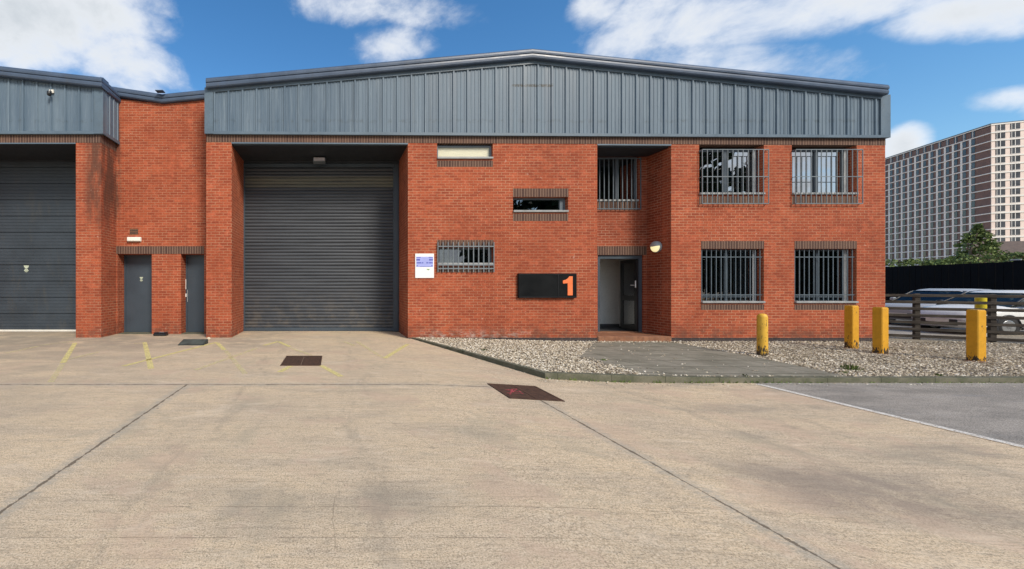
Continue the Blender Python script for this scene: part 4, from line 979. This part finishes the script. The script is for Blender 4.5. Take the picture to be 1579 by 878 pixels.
tag(mb.build('stone', M_STONE), 'pale fist sized stone on the concrete at the foot of the brick pier', 'stone')
def manhole(name, pxs, label, nx=2):
    (xa, ya), (xb, yb) = G(*pxs[0]), G(*pxs[1]); cx, cy = (xa+xb)/2, (ya+yb)/2; w, h = xb-xa, yb-ya
    e = empty(name, (cx, cy, yardz(cx)), label, 'manhole cover', group=None); sl = (yardz(xb)-yardz(xa))/w; e.rotation_euler.y = -math.atan(sl)
    mb = MB(); t = .03
    for (a, b, c, d) in ((-w/2, w/2, -h/2, -h/2+t), (-w/2, w/2, h/2-t, h/2), (-w/2, -w/2+t, -h/2+t, h/2-t), (w/2-t, w/2, -h/2+t, h/2-t)): mb.box(a, b, c, d, -.03, .010)
    mb.build('cover_frame', M_IRON, e, raw=True)
    mb = MB(); g = .004
    for i in range(nx):
        a = -w/2+t+g+i*(w-2*t)/nx; b = -w/2+t-g+(i+1)*(w-2*t)/nx; mb.box(a, b, -h/2+t+g, h/2-t-g, -.03, .008)
    mb.build('cover_plate', M_IRON, e, raw=True); return e, w, h
m1, w, h = manhole('manhole_cover', ((432, 564.5), (497, 549.5)), 'plain rusty square manhole cover in the yard before the roller shutter')
m2_, w, h = manhole('manhole_cover', ((786, 615), (825.5, 596.5)), 'rusty manhole cover with pink spray mark at the slab joint near the kerb')
mb = MB(); rp = random.Random(2)
def pk(px, py): x, y = G(px, py); return (x-m2_.location.x, y-m2_.location.y)
for (p, q) in (((779, 603), (797, 601)), ((797, 601), (790, 606)), ((781, 607), (800, 608)), ((790, 602), (786, 610)), ((800, 604), (806, 609)), ((783, 603), (801, 606))):
    a, b = Vector(pk(*p)), Vector(pk(*q)); d = (b-a).normalized(); s = Vector((-d.y, d.x))*.011; mb.add([(a.x-s.x, a.y-s.y, .0095+rp.random()*.003), (a.x+s.x, a.y+s.y, .0095+rp.random()*.003), (b.x+s.x, b.y+s.y, .0115), (b.x-s.x, b.y-s.y, .0115)], [(0, 1, 2, 3)])
mb.build('spray_mark', M_PINK, m2_, raw=True)

# ---- bollards
def sq_bollard(first, px, py, top, label):
    x, y = G(px, py, bedz); h = PZ(top, y)-bedz(x)
    if first is None:
        e = empty('bollard', (x, y, bedz(x)), label, 'bollard', group='square yellow posts in the gravel'); s = .083
        mb = MB(); mb.bbox(-s, s, -s, s, -.1, h, .012); mb.build('post', M_YP, e, raw=True)
        mb = MB(); mb.bbox(-s+.012, s-.012, -s+.012, s-.012, h+.0005, h+.012, .005); mb.build('cap', M_YR, e, raw=True)
        mb = MB(); mb.lathe((0, 0, -.02), [(.17, 0), (.16, .022), (.13, .03)], 10); mb.build('concrete_footing', paint('footing', (.23, .13, .08), .9, .3, 6), e, raw=True); return e
    e = copy_tree(first); e.location = (x, y, bedz(x)); tag(e, label); return e
b1 = sq_bollard(None, 1313, 537.5, 472, 'square yellow post standing farthest back, nearest the brick wall')
b2 = sq_bollard(b1, 1357.5, 545.5, 473, 'square yellow post in the middle, just past the brick corner'); b2.rotation_euler.z = .05
b3 = sq_bollard(b1, 1505, 557, 478, 'scuffed square yellow post in front of the dark rail fence'); b3.rotation_euler.z = -.06
x, y = G(1175.5, 548, bedz); h = PZ(484, y)-bedz(x)
rb = empty('bollard', (x, y, bedz(x)), 'round chipped yellow bollard with domed top beside the slab path', 'bollard')
mb = MB(); r0 = .088; mb.lathe((0, 0, 0), [(r0*1.08, -.1), (r0*1.04, .1), (r0, .3), (r0, h-.08), (r0*.93, h-.045), (r0*.72, h-.015), (r0*.35, h), (.003, h+.003)], 20); mb.build('post', M_YR, rb, raw=True)
x, y = 18.55, 11.15
yb = empty('marker_post', (x, y, -.18), 'yellow topped post with white bands right behind the rail fence', 'post')
mb = MB(); mb.cyl((0, 0, .0), .10, .10, .92, 14); mb.build('post', M_BLACK, yb, raw=True)
mb = MB(); mb.cyl((0, 0, .921), .105, .105, .36, 14); mb.build('yellow_sleeve', paint('bright_yellow', (.75, .60, .03), .45, .08, 5), yb, raw=True)
for z in (.18, .45, .70):
    mb = MB(); mb.cyl((0, 0, z), .104, .104, .10, 14); mb.build('white_band', M_STEELW, yb, raw=True)

# ---- rail fence
p0, p1 = FX(0), FE
fe = empty('rail_fence', (p0[0], p0[1], -.11), 'dark weathered timber post and rail fence running from the brick corner before the cars', 'fence')
ang = math.atan2(p1[1]-p0[1], p1[0]-p0[0]); fe.rotation_euler.z = ang; L_ = 9.0
pp = []
t_ = 0.02
for t_ in (.06, 1.68, 2.95, 4.4, 5.9, 7.4, 8.9):
    mb = MB(); mb.bbox(t_-.055, t_+.055, -.05, .05, -.2, 1.33, .012); mb.build('fence_post', M_TIMB, fe, raw=True)
for z in (.10, .30, .50, .70, .89, 1.08, 1.27):
    mb = MB(); r_ = random.Random(int(z*100)); M_ = Matrix.Rotation(r_.uniform(-.002, .002), 4, 'Y'); mb.bbox(0, L_, -.075, -.051, z-.041, z+.041, .006, M_); mb.build('rail', M_TIMB, fe, raw=True)

# ---- dark hoarding behind the cars
ha, hb = (PX(1345, 22.5), 22.5), (PX(1640, 15.0), 15.0)
hd = empty('hoarding', (ha[0], ha[1], -.18), 'tall black boarded fence behind the white cars', 'fence')
dx, dy = hb[0]-ha[0], hb[1]-ha[1]; LN = math.hypot(dx, dy); hd.rotation_euler.z = math.atan2(dy, dx)
mb = MB(); nn = 26; M_HB = paint('black_boarding', (.006, .007, .009), .9, .3, 2, spec=.08)
for i in range(nn): mb.bbox(LN*i/nn+.01, LN*(i+1)/nn-.01, -.02+.008*(i % 2), .02+.008*(i % 2), 0, 2.62 + (.05 if i > 20 else 0), .006)
mb.build('board_panel', M_HB, hd, raw=True)
mb = MB()
for i in range(0, nn+1, 4): mb.box(LN*i/nn-.05, LN*i/nn+.05, .035, .13, 0, 2.55)
mb.build('fence_post', M_HB, hd, raw=True)
mb = MB(); mb.box(LN*.80, LN*.845, -.04, -.012, 2.67, 2.72) ; mb.build('cap_strip', M_FRAMEW, hd, raw=True)

# ---- cars
M_CARW = paint('white_car_paint', (.74, .74, .72), .3, .02, 2); M_CARS = paint('silver_white_car_paint', (.40, .41, .42), .3, .02, 2)
M_TYRE = paint('tyre_rubber', (.015, .015, .016), .8, .1, 8); M_RIM = paint('alloy_rim', (.35, .36, .37), .3, .05, 8, metal=.6); M_TRIMB = paint('black_car_trim', (.02, .02, .022), .4, .05, 5)
M_HL = paint('headlight_lens', (.55, .58, .60), .08, .05, 8); M_RED = paint('tail_lens', (.35, .02, .02), .15, .05, 8)
def car(x, y, rz, label, paintm, L=4.25, W=1.78, H=1.47, suv=0):
    e = empty('parked_car', (x, y, -.174), label, 'car', group='white cars parked behind the rail fence', rz=rz)
    # stations: x, half width, z bottom, z shoulder
    st = [(0, .55, .36, .60), (.06, .68, .26, .70), (.25, .80, .22, .80), (.7, .87, .20, .90), (1.25, .89, .20, .965), (2.2, .89, .20, .98), (3.2, .89, .20, .99), (3.9, .86, .24, 1.0), (4.16, .78, .30, .97), (4.25, .66, .40, .86)]
    mb = MB(); vs = []; N = 12
    for (sx, hw, zb, zs_) in st:
        sx = sx/4.25*L; hw = hw/.89*W/2
        ring = [(-hw*.80, zb), (-hw*.96, zb+.08), (-hw, (zb+zs_)/2), (-hw*.985, zs_-.14), (-hw*.90, zs_-.02), (-hw*.55, zs_+.025), (hw*.55, zs_+.025), (hw*.90, zs_-.02), (hw*.985, zs_-.14), (hw, (zb+zs_)/2), (hw*.96, zb+.08), (hw*.80, zb)]
        vs += [(sx, a, b) for a, b in ring]
    mb.add(vs, [(k*N+j, k*N+(j+1) % N, (k+1)*N+(j+1) % N, (k+1)*N+j) for k in range(len(st)-1) for j in range(N)], True); mb.add(vs[:N], [tuple(range(N))]); mb.add(vs[-N:], [tuple(range(N))])
    mb.build('body', paintm, e, raw=True)
    # glasshouse
    gh = [(1.02, .74, .93, .93), (1.35, .74, .96, 1.13), (1.85, .66, .97, H-.06), (2.4, .64, .97, H-.01), (3.1, .64, .98, H-.03), (3.75, .62, .98, H-.12), (4.08, .66, .98, 1.05)]
    mb = MB(); vs = []
    for (sx, hw, zb, zt_) in gh:
        b_ = .80; vs += [(sx/4.25*L, -b_, zb), (sx/4.25*L, -lerp(b_, hw, min(1, (zt_-.93)/(H-1))), zt_-.02), (sx/4.25*L, -hw*.75, zt_), (sx/4.25*L, hw*.75, zt_), (sx/4.25*L, lerp(b_, hw, min(1, (zt_-.93)/(H-1))), zt_-.02), (sx/4.25*L, b_, zb)]
    mb.add(vs, [(k*6+j, k*6+j+1, (k+1)*6+j+1, (k+1)*6+j) for k in range(len(gh)-1) for j in range(5)]); mb.build('window_glass', M_CARGL, e, raw=True)
    mb = MB(); vs = []      # roof skin
    rs = [(1.78, .66, H-.085), (1.95, .66, H-.035), (2.4, .66, H+.005), (3.1, .66, H-.015), (3.72, .64, H-.105), (3.95, .64, H-.22)]
    for (sx, hw, zt_) in rs: vs += [(sx/4.25*L, -hw-.03, zt_-.05), (sx/4.25*L, -hw*.82, zt_+.008), (sx/4.25*L, hw*.82, zt_+.008), (sx/4.25*L, hw+.03, zt_-.05)]
    mb.add(vs, [(k*4+j, k*4+j+1, (k+1)*4+j+1, (k+1)*4+j) for k in range(len(rs)-1) for j in range(3)], True)
    for sy in (-1, 1):     # rear pillars
        for (xa, za, xb, zb2, r) in ((3.55, .98, 3.75, H-.12, .08), (4.05, 1.0, 3.9, H-.2, .06)): mb.tube([(xa/4.25*L, sy*.79, za), (xb/4.25*L, sy*.66, zb2)], r, 6)
    mb.build('roof', paintm, e, raw=True)
    for sy in (-1, 1):
        for (xa, za, xb, zb2, r) in ((1.05, .96, 1.80, H-.10, .022), (2.55, .97, 2.62, H-.06, .028)):
            mb = MB(); mb.tube([(xa/4.25*L, sy*.79, za), (xb/4.25*L, sy*.66, zb2)], r, 6); mb.build('window_pillar', M_TRIMB, e, raw=True)
    for sy in (-1, 1):
        for wx in (.82, 3.42):
            mb = MB(); c = (wx/4.25*L, sy*(W/2-.10), .315); mb.lathe((c[0], c[1]-.105, c[2]), [(.20, 0), (.29, .0), (.315, .03), (.315, .18), (.29, .21), (.20, .21)], 22, 'Y'); wo_ = mb.build('wheel', M_TYRE, e, raw=True)
            mb = MB(); mb.cyl((c[0], c[1]-.108, c[2]), .06, .06, .216, 12, 'Y')
            for q in range(6):
                a = q*math.pi/3; mb.box(.05, .20, -.107, .107, -.02, .02, Matrix.Translation(c) @ Matrix.Rotation(a, 4, 'Y'))
            mb.lathe((c[0], c[1]-.108, c[2]), [(.185, 0), (.205, .0), (.205, .216), (.185, .216)], 22, 'Y'); ro = mb.build('rim', M_RIM, wo_, raw=True)
            # wheel arch lip
            pts = [(c[0]+.36*math.cos(R(k)), sy*(W/2+.002), c[2]+.36*math.sin(R(k))) for k in range(-8, 190, 11)]
            mb = MB(); mb.tube(pts, .022, 6); mb.build('arch_trim', M_TRIMB, e, raw=True)
            mb = MB(); mb.cyl((c[0], sy*(W/2-.012) - (.0 if sy > 0 else -.0), c[2]), .345, .345, .013*sy, 22, 'Y'); mb.build('wheel_arch', M_TRIMB, e, raw=True)
        mb = MB(); mb.bbox(1.28/4.25*L, 1.42/4.25*L, sy*.93-.07, sy*.93+.07, .97, 1.10, .03); mb.build('wing_mirror', M_TRIMB if suv else paintm, e, raw=True)
        mb = MB(); mb.bbox(.04, .42, sy*.66-.13, sy*.66+.13, .60, .745, .04, Matrix.Rotation(-.10*sy, 4, 'Z')); mb.build('headlight', M_HL, e, raw=True)
        mb = MB(); mb.bbox(L-.14, L+.005, sy*.68-.10, sy*.68+.10, .70, .86, .03); mb.build('tail_light', M_RED, e, raw=True)
        mb = MB()
        for hx in (2.0, 2.95): mb.bbox(hx-.1, hx+.1, sy*(W/2)-.015, sy*(W/2)+.02, .80, .83, .008)
        mb.build('door_handle', M_TRIMB, e, raw=True)
        mb = MB(); mb.box(1.2, 3.1, sy*(W/2)-.02, sy*(W/2)+.006, .22, .30); mb.build('sill_trim', M_TRIMB, e, raw=True)
    for sy in (-1, 1):
        mb = MB()
        for gx in (1.52, 2.48, 3.22): mb.box(gx/4.25*L-.006, gx/4.25*L+.006, sy*(W/2)-.03, sy*(W/2)+.003, .34, .93)
        mb.box(1.53/4.25*L, 3.2/4.25*L, sy*(W/2)-.03, sy*(W/2)+.0025, .335, .347); mb.box(1.1/4.25*L, 3.9/4.25*L, sy*.845-.02, sy*.845+.02, .955, .985)
        for p_ in split_raw(mb): p_.build('panel_seam', M_TRIMB, e, raw=True)
    mb = MB(); mb.box(-.045, -.031, -.26, .26, .40, .51); mb.build('number_plate', M_STEELW, e, raw=True)
    mb = MB(); mb.bbox(-.03, .06, -.42, .42, .30, .50, .02); mb.build('grille', M_TRIMB, e, raw=True)
    return e
car(22.75, 15.7, R(4), 'silver white hatchback whose bonnet shows right beside the brick corner', M_CARS)
car(20.5, 13.2, R(-3), 'white car nearest the rail fence, partly behind the yellow post', M_CARW, suv=1, H=1.45)

# ---- far background: house roof, trees, apartment block
def leafcloud(mb, pts, n, s, rnd):
    for _ in range(n):
        c, r = rnd.choice(pts); v = Vector((rnd.gauss(0, 1), rnd.gauss(0, 1), rnd.gauss(0, 1))).normalized() * (rnd.random()**.4)
        p = Vector(c) + Vector((v.x*r[0], v.y*r[1], v.z*r[2])); a = Vector((rnd.gauss(0, 1), rnd.gauss(0, 1), rnd.gauss(0, 1))).normalized(); b = a.orthogonal().normalized(); d = a.cross(b); k = s*rnd.uniform(.5, 1.3)
        mb.add([p-b*k, p+d*k*.6, p+b*k, p-d*k*.6], [(0, 1, 2, 3)])
def tree(x, y, h, w, name, label, mat, seed, n=2600, leafs=.16, conif=False, trunk=.25, group=None, base=-.18, low=.38, lumps=20):
    rnd = random.Random(seed); e = empty(name, (x, y, base), label, 'tree' if 'tree' in name or conif else 'bush', group=group)
    mb = MB(); tp = [(0, 0, 0), (rnd.uniform(-.1, .1)*w, 0, h*.3), (rnd.uniform(-.15, .15)*w, 0, h*.6), (0, 0, h*.9)]; mb.tube(tp, [trunk, trunk*.75, trunk*.5, trunk*.12], 8)
    pts = []
    if conif:
        for k in range(16):
            z = h*(.12+.86*k/16); r = w*.5*(1-k/16.5)*rnd.uniform(.75, 1.15)
            for q in range(6):
                a = rnd.uniform(0, 6.28); pts.append(((r*.55*math.cos(a), r*.55*math.sin(a), z - r*.1), (r*.5, r*.5, h*.035)))
                if q < 2: mb.tube([(0, 0, z), (r*.8*math.cos(a), r*.8*math.sin(a), z-r*.15)], [trunk*.2, .01], 5)
    else:
        for k in range(lumps):
            a = rnd.uniform(0, 6.28); rr_ = w*.5*math.sqrt(rnd.random())*.85; z = h*rnd.uniform(low, .92); q = w*rnd.uniform(.10, .20); pts.append(((rr_*math.cos(a), rr_*math.sin(a), z), (q, q, q*.75)))
            if k < 9: mb.tube([(tp[1][0], 0, h*.3), (rr_*.5*math.cos(a), rr_*.5*math.sin(a), (z+h*.3)/2+.1*h), (rr_*math.cos(a), rr_*math.sin(a), z)], [trunk*.45, trunk*.25, .02], 6)
    mb.build('trunk', M_BARK, e, raw=True); mb = MB(); leafcloud(mb, pts, n, leafs, rnd); mb.build('crown', mat, e, raw=True); return e
tree(PX(1509, 46), 46, PZ(341, 46)+.2, 8.6, 'conifer_tree', 'mid green conifer rising before the apartment block', M_CONIF, 4, 3800, .19, True)
hedge = [(1386, 34, 398, 3.0), (1412, 35, 400, 3.2), (1440, 36, 399, 3.0), (1470, 37, 394, 3.6), (1552, 38, 392, 4.2), (1585, 34, 388, 3.6), (1528, 36, 390, 3.4)]
hl_ = ['low bush beside the brick corner above the black hoarding', 'second bush from the brick corner above the black hoarding', 'third bush from the brick corner, left of the conifer', 'fuller bush touching the left skirt of the conifer', 'bush below the brown house roof, second from the right frame edge', 'bush above the hoarding at the right frame edge', 'bush touching the right skirt of the conifer']
for i, (px, y, py, w) in enumerate(hedge):
    tree(PX(px, y), y, PZ(py, y)+.4, w, 'bush', hl_[i], M_LEAF if i % 2 else M_CONIF, 20+i, 1100, .12, trunk=.08, group='bushes above the hoarding')
# house with brown pitched roof
hx, hy = PX(1556, 52), 52
hs_ = empty('house', (hx, hy, -.18), 'brown pitched roof of a low house right of the conifer', 'building', rz=R(-60))
M_ROOFB = paint('brown_roof_tiles', (.16, .115, .09), .85, .15, 3); M_RENDER = paint('brown_house_wall', (.18, .11, .08), .85, .1, 2)
zr_, ze = PZ(368, 52)+.18, PZ(392, 52)+.18
mb = MB(); mb.box(-2, 12, 0, 8, 0, ze); mb.build('wall', M_RENDER, hs_, raw=True)
mb = MB(); mb.add([(-2.5, -.6, ze-.1), (12.5, -.6, ze-.1), (12.5, 4, zr_-.9), (-2.5, 4, zr_), (12.5, 8.6, ze-.1), (-2.5, 8.6, ze-.1), (-2.5, -.6, ze-.35), (12.5, -.6, ze-.35), (12.5, 8.6, ze-.35), (-2.5, 8.6, ze-.35)], [(0, 1, 2, 3), (3, 2, 4, 5), (0, 1, 7, 6), (1, 2, 4, 8, 7), (0, 3, 5, 9, 6), (6, 7, 8, 9)]); mb.build('roof', M_ROOFB, hs_, raw=True)

# apartment block
AC = Vector((236.4, 140.0, -2)); U = Vector((.395, .919, 0)).normalized(); V = Vector((.919, -.395, 0)).normalized()
ap = empty('apartment_block', tuple(AC), 'tall brown and white apartment block in the distance beyond the hoarding', 'building')
ap.rotation_euler.z = math.atan2(U.y, U.x)     # local x runs along the long face, local -y is the end-face direction V
HT = PZ(193, 140)+2; NS = 21; SH = HT/NS; LL = 62; WW = 17
M_AB = paint('brown_facade_brick', (.19, .11, .095), .85, .12, .4); M_AW = paint('white_facade', (.74, .73, .70), .7, .04, .5); M_AG = paint('apartment_glass', (.05, .055, .065), .18, .5, .4); M_AP = paint('grey_window_panel', (.80, .72, .68), .6, .10, .3); M_AE = paint('cream_end_facade', (.74, .62, .56), .7, .06, .5)
# local frame: +x along U ; V is local -y
mb = MB(); mb.box(.05, LL, -WW+.05, -.05, 0, HT-.4); mb.build('wall', M_AB, ap, raw=True)
mb = MB(); mb.box(-.12, .045, -WW, .0, 0, HT); mb.build('end_wall', M_AE, ap, raw=True)
mb = MB()
for k in range(NS+1):
    z = k*SH; mb.box(.05, LL, -.045, .22, z-.17, z+.17)
mb.build('floor_band', M_AP, ap, raw=True)
mb = MB()
for k in range(NS+1):
    z = k*SH; mb.box(-.30, -.121, -WW, .18, z-.2, z+.2)
mb.build('end_floor_band', M_AW, ap, raw=True)
mb = MB(); mb.box(-.3, LL+.2, -WW-.2, .3, HT+.21, HT+.5); mb.build('parapet', M_FRAME, ap, raw=True)
mb = MB()
for (a_, b_, h_) in ((8, 13, 1.6), (22, 25, 1.1), (38, 46, 1.8)): mb.box(a_, b_, -11, -6, HT+.5, HT+.5+h_)
split_raw_ = [p_.build('rooftop_plant', M_AP, ap, raw=True) for p_ in split_raw(mb)]
CW = 3.02
far_p, far_g = MB(), MB(); cntw = 0
def glassw(mbg, mbp, x, z, top):
    mbg.box(x+.3, x+1.45, -.045, .03, z+.45, z+SH-.30)
    if not top: mbp.box(x+1.46, x+2.15, -.045, .10, z+.15, z+SH-.15)
    else: mbp.box(x+.8, x+.95, -.045, .12, z+.15, z+SH-.15)
# end-face windows (nearest, lit face) as parts
for c in range(5):
    for k in range(6, NS):
        y = -.9-c*3.3; z = k*SH
        mb = MB(); mb.box(-.16, -.121, y-2.2, y, z+.4, z+SH-.25); w = mb.build('window', M_AG, ap, raw=True); cntw += 1
        if c < 3: mb = MB(); mb.box(-.20, -.161, y-1.16, y-1.02, z+.4, z+SH-.25); mb.box(-.20, -.161, y-.36, y-.26, z+.4, z+SH-.25); mb.box(-.20, -.161, y-2.2, y, z+.4, z+.55); mb.build('window_frame', M_AW, w, raw=True)
for c in range(19):
    for k in range(4, NS):
        x = 4.9+c*CW; z = k*SH
        if x+CW > LL: continue
        if cntw < 100 and c < 2:
            g, p = MB(), MB(); glassw(g, p, x, z, k == NS-1); w = g.build('window', M_AG, ap, raw=True); p.build('window_frame', M_AP, w, raw=True); cntw += 1
        else: glassw(far_g, far_p, x, z, k == NS-1)
tag(far_g.build('window_glazing', M_AG, ap, raw=True), kind='stuff'); tag(far_p.build('window_panel', M_AP, ap, raw=True), kind='stuff')

# ---- trees across the yard behind the photographer (seen mirrored in the window panes)
for i, (x, y, h, w, lb) in enumerate(((36.5, -20, 18.5, 11, 'broad dark tree mirrored in the upper left barred window'), (44.5, -21, 15.5, 7, 'thinner tree mirrored in the right half of the upper left barred window'), (29, -22, 17, 11, 'dark tree mirrored in the porch windows'), (20, -22, 14, 12, 'dark tree mirrored in the small strip window'), (51, -24, 12.5, 11, 'low dark tree mirrored in the upper corner window'), (60, -24, 11, 13, 'low dark tree mirrored at the edge of the upper corner window'))):
    tree(x, y, h, w, 'broadleaf_tree', lb, M_LEAFD, 50+i, (7500, 1700, 7500, 7000, 6500, 6500)[i], .5, trunk=.35, group='trees across the yard', low=.08 if i != 1 else .12, lumps=46)
